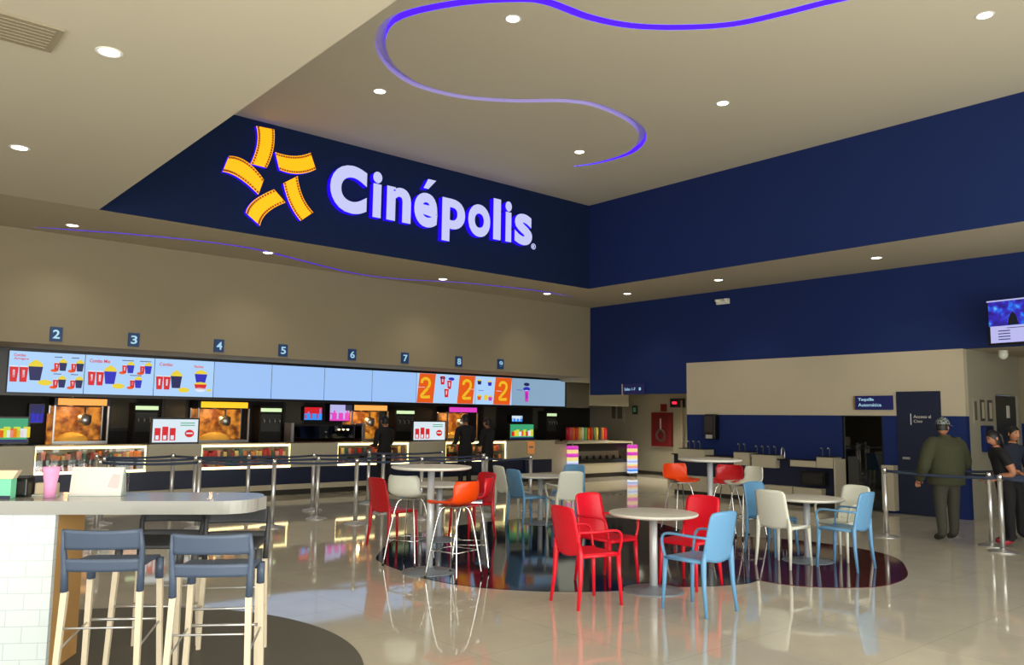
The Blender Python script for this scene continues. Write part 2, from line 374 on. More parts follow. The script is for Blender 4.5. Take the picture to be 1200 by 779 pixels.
# right wall in painted bands
struct('wall_right', G().box(XR, XR+0.15, -2.6, YB+1.4, 2.93, HL+0.2), 'blue')
struct('wall_right', G().box(XR, XR+0.15, 11.45, YB-0.001, 2.24, 2.93), 'blue')
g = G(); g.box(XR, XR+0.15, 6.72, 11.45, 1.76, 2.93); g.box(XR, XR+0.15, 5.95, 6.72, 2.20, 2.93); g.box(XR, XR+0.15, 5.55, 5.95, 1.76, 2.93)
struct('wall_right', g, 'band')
g = G(); g.box(XR, XR+0.15, 7.78, 11.45, 0, 1.76); g.box(XR, XR+0.15, 6.72, 7.0, 0, 1.76); g.box(XR, XR+0.15, 5.55, 5.95, 0, 1.76)
struct('wall_right', g, 'blue')
struct('wall_right', G().box(XR+0.15, XR+2.4, 7.0-0.1, 7.0, 0, 2.2), 'dark')
struct('wall_right', G().box(XR+0.15, XR+2.4, 7.8, 7.9, 0, 2.2), 'dark')
struct('wall_right', G().box(XR+2.3, XR+2.4, 7.0, 7.8, 0, 2.2), 'dark')
struct('ceiling', G().box(XR+0.15, XR+2.4, 6.9, 7.9, 2.2, 2.3), 'dark')
# recess on the right with the grey return wall
g = G(); g.box(XR+0.15, 16.45, 5.55, 5.67, 0, 2.93); g.box(17.6, 17.75, 5.55, 5.67, 0, 2.93); g.box(16.45, 17.6, 5.55, 5.67, 2.18, 2.93)
struct('wall_return', g, 'grey')
struct('wall_recess', G().box(17.75, 17.85, -2.6, 5.67, 1.65, 2.93), 'cream')
struct('wall_recess', G().box(17.75, 17.85, -2.6, 5.67, 0, 1.65), 'blue')
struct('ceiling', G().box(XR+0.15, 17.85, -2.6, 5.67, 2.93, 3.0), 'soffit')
g = G().box(XR, XR+0.15, -2.6, 2.2, 0, 2.93); struct('wall_right', g, 'blue')
# passage behind the corner
struct('wall_passage', G().box(19.2, 19.3, 10.9, 20, 0, 2.75), 'grey')
struct('wall_passage', G().box(XR+0.15, 19.2, 11.3, 11.45, 0, 2.75), 'grey')
struct('ceiling', G().box(XR+0.15, 19.3, 11.3, YC+0.1, 2.62, 2.75), 'soffit')
struct('trim_1', G().box(19.17, 19.2, 11.45, 18.4, 0, 0.1), 'base')
struct('trim_2', G().box(15.46, 16.35, YC-0.02, YC+0.12, 1.93, 2.62), 'panel')
struct('trim_3', G().box(16.35, 18.0, YC-0.02, YC+0.12, 2.0, 2.62), 'grey')
# kitchen shell
struct('wall_kitchen', G().box(-5, 19.2, 18.5, 18.6, 0, 2.8), 'dark')
struct('ceiling', G().box(-5, 19.2, YC+0.1, 18.5, 2.7, 2.8), 'dark')
struct('wall_left', G().box(-5.1, -5, 8.6, 20, 0, HL+0.2), 'cream')
g = G(); g.box(-5.1, -5, -2.6, 8.6, 4.15, HL+0.2); g.box(-5.1, -5, -2.6, 8.6, 0, 0.15)
for y in range(-2, 9, 2): g.box(-5.1, -5, y-0.05, y+0.05, 0.15, 4.15)
struct('wall_left', g, 'steel'); struct('window_2', G().box(-5.06, -5.05, -2.6, 8.6, 0.15, 4.15), 'glass')
# glass shop front behind the camera
g = G(); g.box(-5, XR+2.7, -2.75, -2.6, 4.15, HL+0.2); g.box(-5, XR+2.7, -2.75, -2.6, 0, 0.15)
for x in range(-5, 19, 2): g.box(x-0.05, x+0.05, -2.75, -2.6, 0.15, 4.15)
struct('wall_front', g, 'steel')
struct('window_1', G().box(-5, 17.8, -2.70, -2.69, 0.15, 4.15), 'glass')

# floor inlays
def inlay(name, pts, m, z):
    P = catmull([Vector((p[0], p[1], 0)) for p in pts], True, 8); poly = [(p.x, p.y) for p in P]
    g = G().prism(poly, lambda a, b: (a, b, 0.0), lambda a, b: (a, b, z)); struct(name, g, m)
inlay('trim_4', [(5.18,8.45),(4.92,7.9),(4.83,6.92),(4.97,6.32),(5.28,5.86),(5.72,5.48),(6.3,5.21),(6.62,5.08),(7.02,4.87),(7.51,4.83),(8.3,5.3),(9.2,6.6),(10.2,8.2),(10.2,9.3),(9.2,10.0),(7.6,10.0),(6.2,9.5)], 'fnavy', 0.004)
inlay('trim_5', [(7.51,4.87),(7.55,4.46),(7.82,4.11),(8.25,3.9),(8.85,3.93),(9.45,4.18),(10.1,4.6),(10.42,5.2),(10.4,6.1),(9.9,6.9),(9.0,6.9),(8.2,6.2),(7.6,5.4)], 'fmaroon', 0.006)
cc = (1.12, 5.72); cr_ = 1.97
inlay('trim_6', [(cc[0]+cr_*math.cos(k*math.pi/10), cc[1]+cr_*math.sin(k*math.pi/10)) for k in range(20)], 'fgrey', 0.004)

# doors
g = G().box(XR-0.02, XR+0.08, 5.95, 6.72, 0.01, 2.2); d = struct('door_1', g, 'doorblue')
g = G().box(XR-0.05, XR-0.021, 6.5, 6.63, 0.98, 1.02); obj('door_handle', g, 'steel', d)
g = G()
text_into(g, 'Acceso al', lambda a, b, z: (XR-0.021-z, a, b), 6.42, 6.12, 1.72, 1.775, depth=0.004); text_into(g, 'Cine', lambda a, b, z: (XR-0.021-z, a, b), 6.42, 6.27, 1.64, 1.69, depth=0.004)
g.box(XR-0.026, XR-0.021, 6.46, 6.475, 1.6, 1.8)
obj('door_lettering', g, 'paper', d)
g = G().box(16.47, 17.58, 5.58, 5.63, 0.01, 2.16); d = struct('door_2', g, 'doorgrey')
g = G().box(17.08, 17.22, 5.57, 5.58, 1.75, 1.98); obj('door_notice', g, 'paper', d)
g = G().box(16.58, 16.62, 5.52, 5.58, 1.0, 1.12); obj('door_handle', g, 'steel', d)
g = G(); g.box(XR+0.04, XR+0.06, 7.03, 7.75, 0.02, 1.74); 
d = struct('door_3', g, 'darkglass')
g = G(); g.box(XR+0.02, XR+0.08, 7.0, 7.03, 0.0, 1.76); g.box(XR+0.02, XR+0.08, 7.75, 7.78, 0, 1.76); g.box(XR+0.02, XR+0.08, 7.03, 7.75, 1.74, 1.76)
obj('door_frame', g, 'black', d)

# ------------------------------------------------------------------ illuminated sign
YS = VY1 - 0.001
sg = thing('cinema_sign', 'large glowing white cinema name with amber film strip star on the navy fascia', 'sign', (8.0, YS, 5.4))
inv = Matrix.Translation(-Vector((8.0, YS, 5.4)))
def sloc(g_):
    g_.v = [inv @ v for v in g_.v]; return g_
LT = [('C',425,560),('i',575,612),('n',625,715),('é',722,808),('p',820,905),('o',912,993),('l',1000,1030),('i',1042,1068),('s',1075,1140)]
zb = (ony(403,250.5,YS).z + ony(608,287.5,YS).z)/2; cap = ony(403,196,YS).z - ony(403,251,YS).z
zb0 = ony(403,250.5,YS).z; zb1 = ony(608,287.5,YS).z
vals = {'C':(-.01,1.01),'i':(0,1.0),'n':(0,.76),'é':(-.01,1.06),'p':(-.24,.76),'o':(-.01,.77),'l':(0,1.0),'s':(-.01,.77)}
for ch, a, b in LT:
    x0 = ony(240+a/3, 240, YS).x; x1 = ony(240+b/3, 240, YS).x; lo, hi = vals[ch]
    zz = zb0 + (zb1-zb0)*((x0-6.4)/(11-6.4))
    g = G(); pl = lambda p, q, d: (p, YS-0.01-d, q)
    if ch == 'é':
        hi = .77; xm = (x0+x1)/2; g.prism([(xm-.08, zz+cap*.87), (xm+.03, zz+cap*.87), (xm+.2, zz+cap*1.1), (xm+.02, zz+cap*1.1)], lambda a_, b_: (a_, YS-.01, b_), lambda a_, b_: (a_, YS-.14, b_), 0, 1); ch = 'e'
    text_into(g, ch, pl, x0, x1-0.03, zz+lo*cap, zz+hi*cap, 0, 1, bold=0.055 if ch == 'C' else 0.035, depth=0.13)
    obj('letter', sloc(g), ['letter', 'lside'], sg, fix=False)
pr = ony(624, 289, YS); g = G(); g.tube([pr+Vector((math.cos(t*.5236)*.055, -.03, math.sin(t*.5236)*.055)) for t in range(12)], 0.009, 6, closed=True)
text_into(g, 'R', lambda p, q, d: (p, YS-0.02-d, q), pr.x-.02, pr.x+.02, pr.z-.03, pr.z+.03, depth=0.02)
obj('registered_mark', sloc(g), 'letter', sg)
ZS = 5.993
STR = [([(285,25),(292,150),(245,290)],[(412,50),(405,190),(358,318)]),
       ([(418,208),(550,235),(665,212)],[(448,332),(580,360),(703,328)]),
       ([(475,425),(520,570),(595,688)],[(575,375),(612,520),(685,628)]),
       ([(410,468),(270,545),(212,632)],[(490,560),(365,630),(312,722)]),
       ([(95,235),(220,275),(338,400)],[(50,345),(165,390),(300,505)])]
for A_, B_ in STR:
    f = lambda P: [(lambda q: Vector((q.x, q.z, 0)))(ony(250+x/ZS, 145+y/ZS, YS)) for x, y in P]
    def quad(P, n=10):
        p0, pm, p2 = f(P); c = pm*2 - (p0+p2)/2
        return [p0*(1-t)**2 + c*2*t*(1-t) + p2*t*t for t in [i/n for i in range(n+1)]]
    a = quad(A_); b = quad(B_); poly = [(p.x, p.y) for p in a] + [(p.x, p.y) for p in b[::-1]]
    g = G().prism(poly, lambda p, q: (p, YS-0.01, q), lambda p, q: (p, YS-0.09, q), 0, 1)
    st = obj('film_strip', sloc(g), ['film', 'lside'], sg)
    g = G(); a = quad(A_, 16); b = quad(B_, 16)
    for i in range(16):
        for E_, O_ in ((a, b), (b, a)):
            c = (E_[i]+E_[i+1])/2; o_ = (O_[i]+O_[i+1])/2; k = c.lerp(o_, 0.10); s_ = 0.016
            g.box(k.x-s_, k.x+s_, YS-0.094, YS-0.0905, k.y-s_, k.y+s_)
    h = obj('sprocket_holes', sloc(g), 'filmh', st)

# ------------------------------------------------------------------ ceiling fittings
spots = [((x, y), HU) for x, y in [(601,22),(445,107),(847,121),(679,178),(1154,18)]] + [((x, y), HL) for x, y in [(128,61),(23,173),(85,264),(314,296),(519,327),(641,344),(735,344),(842,328),(1027,302)]]
names = ['nearest the big loop of the violet light line', 'between the sign and the violet light loop', 'right of centre on the high ceiling', 'inside the curled end of the violet light line', 'at the top right corner of the high ceiling',
         'largest, beside the air vent on the low ceiling', 'at far left on the low ceiling', 'just left of the navy fascia point', 'below the film strip star', 'below the glowing cinema name', 'beside the violet line end near the corner', 'just right of the inner corner', 'above the emergency lamp on the navy wall', 'on the right soffit, rightmost of its row']
def downlight():
    t = thing('downlight', '', 'ceiling light')
    g = G().lathe([(0.075,-0.001),(0.088,-0.008),(0.1,-0.006),(0.105,-0.001)], n=24); obj('trim_ring', g, 'rim', t)
    g = G().lathe([(0.0,-0.004),(0.078,-0.004),(0.078,-0.001)], n=24); obj('lens', g, 'lamp', t)
    l = bpy.data.lights.new('downlight_beam', 'SPOT'); l.energy = 40; l.color = (1.0, 0.9, 0.7); l.spot_size = R(118); l.spot_blend = 0.9; l.shadow_soft_size = 0.06
    o = bpy.data.objects.new('downlight_beam', l); COL.objects.link(o); o.parent = t; o.location = (0, 0, -0.03)
    return t
proto = None
for (p, z), nm in zip(spots, names):
    q = onz(p[0], p[1], z); lab = 'round white recessed downlight ' + nm
    if proto is None: proto = downlight(); proto.location = (q.x, q.y, z); proto['label'] = lab; proto['group'] = 'recessed downlights'
    else: dup(proto, (q.x, q.y, z), 0, lab)
g = G(); g.box(0.55, 1.2, 6.62, 7.1, HL-0.02, HL-0.001)
for i in range(7): g.box(0.6, 1.15, 6.67+i*.06, 6.69+i*.06, HL-0.026, HL-0.02)
tag(obj('ceiling_vent', g, mat('vent_grille', (150, 140, 116), .6)), 'square air vent grille in the low ceiling at top left', 'vent')
# emergency lamp
t = thing('emergency_light', 'small twin headed emergency lamp high on the navy right wall', 'light', (XR-0.05, 10.42, 4.24))
obj('body', G().box(-0.02, 0.05, -0.16, 0.16, -0.06, 0.06), 'white', t, bevel=0.01)
for s in (-1, 1): obj('lamp_head', G().lathe([(0.01,-.03),(0.05,-.02),(0.055,.03),(0,.035)], (-0.04, s*0.11, 0.02), 14), 'white', t)

lamp0 = dup(proto, (17.1, 13.4, 2.62), 0, 'added unseen downlight in the passage ceiling behind the navy wall')
lamp1 = dup(proto, (17.6, 15.0, 2.62), 0, 'added unseen downlight in the passage ceiling over the snack counter')
for q_ in (lamp0, lamp1):  # unseen lamps added to brighten the passage
    for c_ in q_.children:
        if c_.type == 'LIGHT': c_.data = c_.data.copy(); c_.data.energy = 230
# number plaques
for i, (x, y) in enumerate([(66,391.5),(157,398),(257,405),(332,410.5),(413,415.5),(475,419.5),(538,423.5),(587,426.5)]):
    q = ony(x, y, YB-0.03); t = thing('number_plaque', 'blue square plaque with pale number %d above the menu screens' % (i+2), 'number sign', (q.x, YB-0.001, q.z), 0, 'till number plaques')
    obj('plate', G().box(-0.088, 0.088, -0.03, 0, -0.115, 0.115), 'plaque', t)
    g = G(); text_into(g, str(i+2), lambda a, b, d: (a, -0.031-d, b), -0.05, 0.05, -0.07, 0.07, bold=0.02, depth=0.006); obj('digit', g, 'digit', t, fix=False)

# ------------------------------------------------------------------ menu screens
struct('trim_7', G().box(2.1, 15.46, YC, YC+0.09, 1.90, 2.70), 'black')
xb = [ony(x, 450, YC-0.05).x for x in (8, 98, 180, 250, 318, 380, 436, 488)] ; X9 = ony(662, 460, YC-0.05).x
zt, zbm = 2.645, 1.955
def screen(x0, x1, face, label, art=None, grp='menu screens over the counter'):
    t = thing('menu_screen', label, 'screen', ((x0+x1)/2, YC-0.001, (zt+zbm)/2), 0, grp); wd = (x1-x0)/2
    h = (zt-zbm)/2
    obj('bezel', G().box(-wd, wd, -0.05, 0, -h-.012, h+.012), 'black', t)
    obj('panel', G().box(-wd+.006, wd-.006, -0.056, -0.0501, -h, h), face, t)
    if art:
        g = G(); mats = art(g, wd, h); obj('picture', g, mats, t, fix=False)
PM = ['e_red', 'e_navy', 'e_yel', 'e_blue', 'e_oran', 'e_white', 'e_pink', 'e_mag']
yA = -0.0565
def fl(g, poly, m): g.prism(poly, lambda a, b: (a, yA, b), lambda a, b: (a, yA-0.002, b), m)
def cup(g, x, z, w_, h_, m): fl(g, [(x-w_*.38, z), (x+w_*.38, z), (x+w_*.5, z+h_), (x-w_*.5, z+h_)], m); fl(g, [(x-w_*.53, z+h_), (x+w_*.53, z+h_), (x+w_*.4, z+h_*1.08), (x-w_*.4, z+h_*1.08)], 5); fl(g, [(x-w_*.12, z+h_*.3), (x+w_*.12, z+h_*.3), (x+w_*.14, z+h_*.8), (x-w_*.14, z+h_*.8)], 5 if m == 0 else 3)
def bucket(g, x, z, w_, h_, m=1):
    fl(g, [(x-w_*.36, z), (x+w_*.36, z), (x+w_*.5, z+h_), (x-w_*.5, z+h_)], m)
    P = [(x+w_*.5*math.cos(t), z+h_+h_*.45*math.sin(t)*(1+.12*math.sin(5*t))) for t in [math.pi*i/12 for i in range(13)]]; fl(g, P, 2)
def plate(g, x, z, w_, m): fl(g, [(x+w_*math.cos(t*.5236), z+w_*.45*math.sin(t*.5236)) for t in range(12)], m)
def combo(g, x, z, s, m1=1):
    cup(g, x-.28*s, z, .16*s, .30*s, 0); cup(g, x-.11*s, z, .16*s, .30*s, 0); bucket(g, x+.1*s, z+.04*s, .26*s, .28*s, m1); plate(g, x+.28*s, z, .13*s, 2)
def mini(g, x, z, s, m=1): cup(g, x-.06*s, z, .1*s, .16*s, 0); bucket(g, x+.06*s, z, .15*s, .17*s, m); plate(g, x-.1*s, z, .07*s, 4)
def tx(g, s, x0, x1, z0, z1, m): text_into(g, s, lambda a, b, d: (a, yA-d, b), x0, x1, z0, z1, m, bold=.02, depth=.002)
def bars(g, x, z, w_, m, n=1):
    for i in range(n): g.box(x-w_/2, x+w_/2, yA-.002, yA, z-.008-i*.03, z+.004-i*.03, m)
def art1(g, w_, h):
    tx(g, 'Combo', -w_*.88, -w_*.58, h*.74, h*.88, 0); tx(g, 'Amigos', -w_*.88, -w_*.5, h*.56, h*.69, 0); combo(g, -w_*.45, -h*.5, .84)
    for a in (.32, .78):
        for b in (.12, -.72): mini(g, w_*a, h*b, .82); bars(g, w_*(a-.05), h*(b+.68), .12, 1)
    return PM
def art2(g, w_, h):
    tx(g, 'Combo Mix', -w_*.88, -w_*.3, h*.62, h*.8, 0); combo(g, -w_*.42, -h*.55, .8, 3)
    for a, b in ((.2, .15), (.72, .15), (.45, -.62)): mini(g, w_*a, h*b, .85, 3); bars(g, w_*a, h*(b+.66), .2, 1)
    return PM
def art3(g, w_, h):
    tx(g, 'Combo', -w_*.85, -w_*.42, h*.62, h*.8, 0); combo(g, -w_*.42, -h*.65, .8); tx(g, 'Nachos', w_*.3, w_*.62, h*.6, h*.76, 4)
    bucket(g, w_*.55, -h*.2, .24, .16, 3); bucket(g, w_*.55, -h*.6, .24, .1, 0); plate(g, w_*.55, -h*.6, .1, 5); plate(g, w_*.85, -h*.62, .05, 2)
    return PM
def art_none(*a): return PM
labs = ['leftmost pale blue menu screen with two red cups and popcorn bucket', 'second menu screen from left reading Combo Mix', 'third menu screen from left showing cups and a nacho tray',
        'blank pale blue menu screen between plaques 4 and the menus', 'blank pale blue menu screen under plaque 5', 'blank pale blue menu screen left of plaque 6', 'blank pale blue menu screen just left of the orange panels']
faces = ['scr2', 'scr2', 'scr2', 'scr', 'scr', 'scr', 'scr']; arts = [art1, art2, art3, None, None, None, None]
for i in range(7): screen(xb[i], xb[i+1], faces[i], labs[i], arts[i])
def two(g, x, z, s):
    P = [(-.28,.25),(-.22,.42),(0,.5),(.22,.42),(.28,.22),(.15,0),(-.1,-.22),(-.28,-.45),(.32,-.45)]
    C_ = catmull([Vector((a*s*.9, b*s, 0)) for a, b in P], k=4)
    L, Rr = ribbon(C_, .07); poly = [(x+p.x, z+p.y) for p in L+Rr[::-1]]; fl(g, poly, 2)
def slant(g, x0, x1, h, m, s=.035): fl(g, [(x0-s, -h+.004), (x1-s, -h+.004), (x1+s, h-.004), (x0+s, h-.004)], m)
XS = [xb[7]] + [ony(x, 450, YC-0.05).x for x in (509, 537, 557, 580, 600, 621)] + [X9]
def artA(g, w_, h):
    c = (xb[7]+XE[1])/2; q = [x-c for x in XS]
    slant(g, -w_+.045, q[1], h, 4); two(g, (-w_+q[1])/2, 0, .45); bars(g, -w_+.14, .02, .2, 5)
    m = (q[1]+q[2])/2
    for dx, dz, mm in ((-.12, .1, 0), (.08, .0, 0), (0, -.2, 0)): cup(g, m+dx, dz, .13, .2, mm)
    plate(g, m-.12, .26, .08, 1); plate(g, m+.14, .24, .09, 3)
    slant(g, q[2], w_-.045, h, 4); two(g, (q[2]+w_)/2, 0, .45); bars(g, w_-.12, .02, .16, 5)
    return PM
def artB(g, w_, h):
    c = (XE[1]+XE[2])/2; q = [x-c for x in XS]; m = (q[3]+q[4])/2-.04
    for dx, dz, mm in ((-.15, .14, 1), (.18, .12, 3), (-.15, -.24, 4), (.05, -.24, 2), (.2, -.25, 7)): bucket(g, m+dx, dz, .13, .09, mm)
    bars(g, m-.1, .0, .16, 3); slant(g, q[4]-.02, w_-.045, h, 4); two(g, (q[4]+w_)/2-.02, 0, .45); bars(g, q[4]+.12, .0, .18, 5)
    return PM
def artC(g, w_, h):
    c = (XE[2]+XE[3])/2; q = [x-c for x in XS]
    bars(g, -w_+.25, .05, .2, 3); plate(g, q[6]-.12, .2, .1, 1); plate(g, q[6]-.12, .08, .12, 3); cup(g, q[6]-.12, -.25, .14, .28, 7)
    return PM
XE = [xb[7], XS[3]+.0, XS[5]+.0, X9]
screen(XE[0], XE[1], 'scr2', 'menu screen with two orange bands around ice drinks, under plaque 7', artA)
screen(XE[1], XE[2], 'scr2', 'menu screen of snack boxes beside an orange band, under plaque 8', artB)
screen(XE[2], XE[3], 'scr3', 'rightmost mostly blank grey blue menu screen', artC)

# ------------------------------------------------------------------ concession counter
ct = thing('concession_counter', 'long cream concession counter with navy lower panel below the menu screens', 'counter', (8, YC, 0))
def cl(g_): g_.v = [v - Vector((8, YC, 0)) for v in g_.v]; return g_
cases = [(2.86, 4.72), (5.67, 7.56), (8.59, 10.47), (11.46, 13.41)]
g = G(); xs = [-1.0] + [v for c in cases for v in c] + [15.06]
for i in range(0, len(xs), 2): obj('counter_block', cl(G().box(xs[i], xs[i+1], YC, YC+0.75, 0.56, 1.05)), 'counter', ct)
obj('end_block', cl(G().box(14.2, 15.06, YC, YC+.75, .2146, .5599)), 'counter', ct); obj('end_block', cl(G().box(15.0601, 15.5, YC, YC+.75, .2146, .95)), 'counter', ct)
obj('lower_panel', cl(G().box(-1.0, 14.2, YC+0.03, YC+0.75, 0.215, 0.5595)), 'navyp', ct)
obj('panel_inset', cl(G().box(14.0, 14.95, YC-0.005, YC-0.0005, 0.22, 0.56)), 'navyp', ct)
obj('plinth', cl(G().box(-1.0, 15.5, YC-0.02, YC+0.75, 0.11, 0.2145)), 'counter', ct)
obj('kick_board', cl(G().box(-1.0, 15.5, YC+0.06, YC+0.7, 0.001, 0.1095)), 'base', ct)
cmats = ['e_red', 'e_oran', 'e_cream', 'base', 'redbox', 'e_navy']
cnames = ['behind the bar items at left', 'between plaques 4 and 5', 'at centre below plaque 6', 'behind the dark clothed customers']
CMT = [mat('candy_%s' % n_, c, 0.5) for n_, c in (('red', (180, 40, 40)), ('orange', (220, 120, 50)), ('gold', (226, 190, 120)), ('brown', (90, 52, 34)), ('pink', (210, 130, 120)), ('teal', (50, 90, 90)))]
for (x0, x1), nm in zip(cases, cnames):
    t = thing('candy_display_case', 'warm lit glass candy case in the counter, ' + nm, 'display case', ((x0+x1)/2, YC, 0.56), 0, 'lit candy cases'); w_ = (x1-x0)/2 - .002
    g = G(); g.box(-w_, w_, 0.0, .7, 0.001, .03); g.box(-w_, w_, 0.6, .7, .03, .49); g.box(-w_, -w_+.03, 0.02, .6, .03, .49); g.box(w_-.03, w_, 0.02, .6, .03, .49); g.box(-w_, w_, .25, .7, .47, .49)
    obj('cabinet', g, 'counter', t)
    obj('glass_front', G().box(-w_+.03, w_-.03, .02, .026, .03, .47), 'glass', t)
    g = G(); g.box(-w_+.03, w_-.03, .03, .12, .43, .47); g.box(-w_+.03, -w_+.045, .03, .06, .06, .44); g.box(w_-.045, w_-.03, .03, .06, .06, .44); obj('light_strip', g, 'strip', t)
    g = G(); g.box(-w_+.03, w_-.03, -.004, 0.018, .0, .045); obj('light_strip', g, 'strip', t)
    obj('shelf', G().box(-w_+.03, w_-.03, .08, .6, .22, .232), 'base', t)
    g = G()
    for zz in (.032, .234):
        x = -w_+.06
        while x < w_-.12:
            ww = random.uniform(.04, .09); hh = random.uniform(.07, .16); yy = random.uniform(.14, .2)
            g.box(x, x+ww, yy, yy+.25, zz, zz+hh, random.randrange(6)); x += ww+.008
    obj('candy', g, CMT, t, fix=False, kind='stuff')
# right hand snack counter with two striped glowing posts
t = thing('snack_counter', 'low cream snack counter with dark open front at the right end', 'counter', (16.9, YC, 0))
def c2(g_): g_.v = [v - Vector((16.9, YC, 0)) for v in g_.v]; return g_
g = G(); g.box(15.52, 18.2, YC+.1, YC+.8, .12, .4); g.box(15.52, 18.2, YC+.55, YC+.8, .4, .95); g.box(15.52, 18.2, YC+.0, YC+.8, .95, 1.0); obj('body', c2(g), 'counter', t)
g = G(); g.box(15.6, 18.1, YC+.08, YC+.54, .4, .5); obj('shelf', c2(g), 'black', t)
g = G(); g.box(15.6, 18.1, YC+.05, YC+.09, .74, .949); obj('top_fascia', c2(g), 'black', t)
g = G()
for i in range(26): x = 15.68+i*.092; g.lathe([(.03,.502),(.035,.56),(.015,.6),(.0,.6)], (x, YC+.2+.1*(i % 3), 0), 8)
obj('snack_jars', c2(g), 'base', t)
obj('kick_board', c2(G().box(15.52, 18.2, YC+.15, YC+.8, .001, .119)), 'base', t)
SM = ['e_pink', 'e_cream', 'e_mag', 'e_cream', 'e_lav', 'e_white', 'e_peach', 'e_sky']
for px, lb in ((671, 'glowing striped post on the left end of the snack counter'), (741, 'glowing striped post on the right end of the snack counter')):
    q = ony(px, 540, YC-.15); t = thing('striped_light_post', lb, 'light post', (q.x, YC-.15, 0), 0, 'striped light posts')
    obj('pedestal', G().box(-.1, .1, -.08, .08, .0, .1), 'base', t)
    g = G(); z = .18; k = 0
    for k in range(16): g.box(-.15, .15, -.07, .07, .1+k*.05, .1+(k+1)*.05, [0,2,1,1,0,2,1,1,5,4,5,1,6,4,7,5][15-k])
    obj('striped_panel', g, SM, t)
    obj('cap', G().lathe([(.13,.9),(.12,.915),(.03,.92),(.02,.95),(0,.95)], n=16), 'steel', t)
# candy rack on the snack counter
t = thing('candy_rack', 'row of colourful candy tubes standing on the snack counter', 'rack', (16.75, 16.25, 1.0))
obj('rack_base', G().box(-.85, .8, -.1, .12, .0, .03), 'steel', t)
cc_ = [(210, 30, 50), (230, 90, 110), (240, 120, 30), (235, 60, 30), (240, 190, 60), (230, 235, 225), (110, 190, 90), (240, 110, 40), (200, 40, 30), (90, 130, 70), (230, 210, 120), (50, 60, 50), (240, 130, 50), (220, 40, 60)]
for i, c in enumerate(cc_): obj('candy_tube', G().lathe([(.048,.031),(.05,.36),(.03,.39),(0,.39)], (-.78+i*.118, 0, 0), 12), mat('candy_tube_%s' % 'abcdefghijklmn'[i], c, .3, nscale=30, noise=.3), t)
# back-bar inside the kitchen
bb = thing('back_counter', 'dark work counter along the kitchen back wall', 'counter', (9, 17.9, 0))
obj('cabinet', G().box(-8, 8, .0, .58, .0, .9), 'dark', bb); obj('worktop', G().box(-8, 8, -.03, .58, .901, .94), 'black', bb)
def popcorn_machine(x0, x1, header, label, y=17.95):
    w_ = (x1-x0)/2; t = thing('popcorn_machine', label, 'popcorn machine', ((x0+x1)/2, y, .94), 0, 'popcorn machines')
    obj('cabinet', G().box(-w_, w_, .0, .5, .0, .12), 'steel', t)
    for sx in (-1, 1):
        for yy in (.0, .47): obj('post', G().box(sx*(w_-.015)-.015, sx*(w_-.015)+.015, yy, yy+.03, .12, .82), 'steel', t)
    obj('hood', G().box(-w_, w_, .0, .5, .82, .97), 'black', t)
    obj('header_sign', G().box(-w_+.06, w_-.06, -.02, -.001, .83, .96), header, t)
    obj('lit_back_panel', G().box(-w_+.03, w_-.03, .44, .46, .13, .8), 'popback', t)
    obj('kettle', G().lathe([(.0,.42),(.1,.43),(.13,.5),(.13,.62),(.1,.64),(.02,.66),(.02,.82)], (.1, .22, 0), 18), 'steel', t)
    g = G().ball((-.1, .25, .12), w_*.6, .18, .17, 14); obj('popcorn', g, 'popcorn', t, kind='stuff')
    l = bpy.data.lights.new('machine_glow', 'POINT'); l.energy = 9; l.color = (1, .55, .2); l.shadow_soft_size = .05; o = bpy.data.objects.new('machine_glow', l); COL.objects.link(o); o.parent = t; o.location = (-.15, .2, .74)
def Xat(px, Y=17.95): return ony(px, 500, Y).x
popcorn_machine(Xat(62), Xat(127), 'header_o', 'glowing orange popcorn machine at far left under menu screens')
popcorn_machine(Xat(231), Xat(292), 'header_y', 'popcorn machine with yellow header behind the plaque 4 till')
popcorn_machine(Xat(412), Xat(455), 'header_o', 'popcorn machine with orange header at the centre of the kitchen')
popcorn_machine(Xat(524), Xat(560), 'e_pink', 'popcorn machine with pink header behind the dark customers')
def dispenser(x0, x1, label):
    w_ = (x1-x0)/2; t = thing('drink_dispenser', label, 'drink machine', ((x0+x1)/2, 17.95, .94), 0, 'drink dispensers')
    obj('body', G().box(-w_, w_, .1, .5, .0, .9), 'dark', t, bevel=.01)
    obj('header_sign', G().box(-w_+.02, w_-.02, .08, .099, .76, .84), 'header_g', t)
    obj('drip_tray', G().box(-w_, w_, -.05, .1, .0, .05), 'steel', t)
    for i in range(4): obj('tap', G().tube([(-w_*.7+i*w_*.47, .09, .6), (-w_*.7+i*w_*.47, .02, .58), (-w_*.7+i*w_*.47, .02, .5)], .012, 8), 'steel', t)
    obj('label_panel', G().box(-w_+.03, w_-.03, .09, .099, .3, .7), 'poster', t)
dispenser(Xat(158), Xat(187), 'tall dark drink dispenser with pale lit header right of the leftmost popcorn machine')
dispenser(Xat(306), Xat(332), 'dark drink dispenser with pale green header under plaque 5 screens')
dispenser(Xat(466), Xat(488), 'dark drink dispenser with cream lit header left of the centre till screen')
dispenser(Xat(643), Xat(655), 'narrow drink dispenser near the right end of the kitchen')
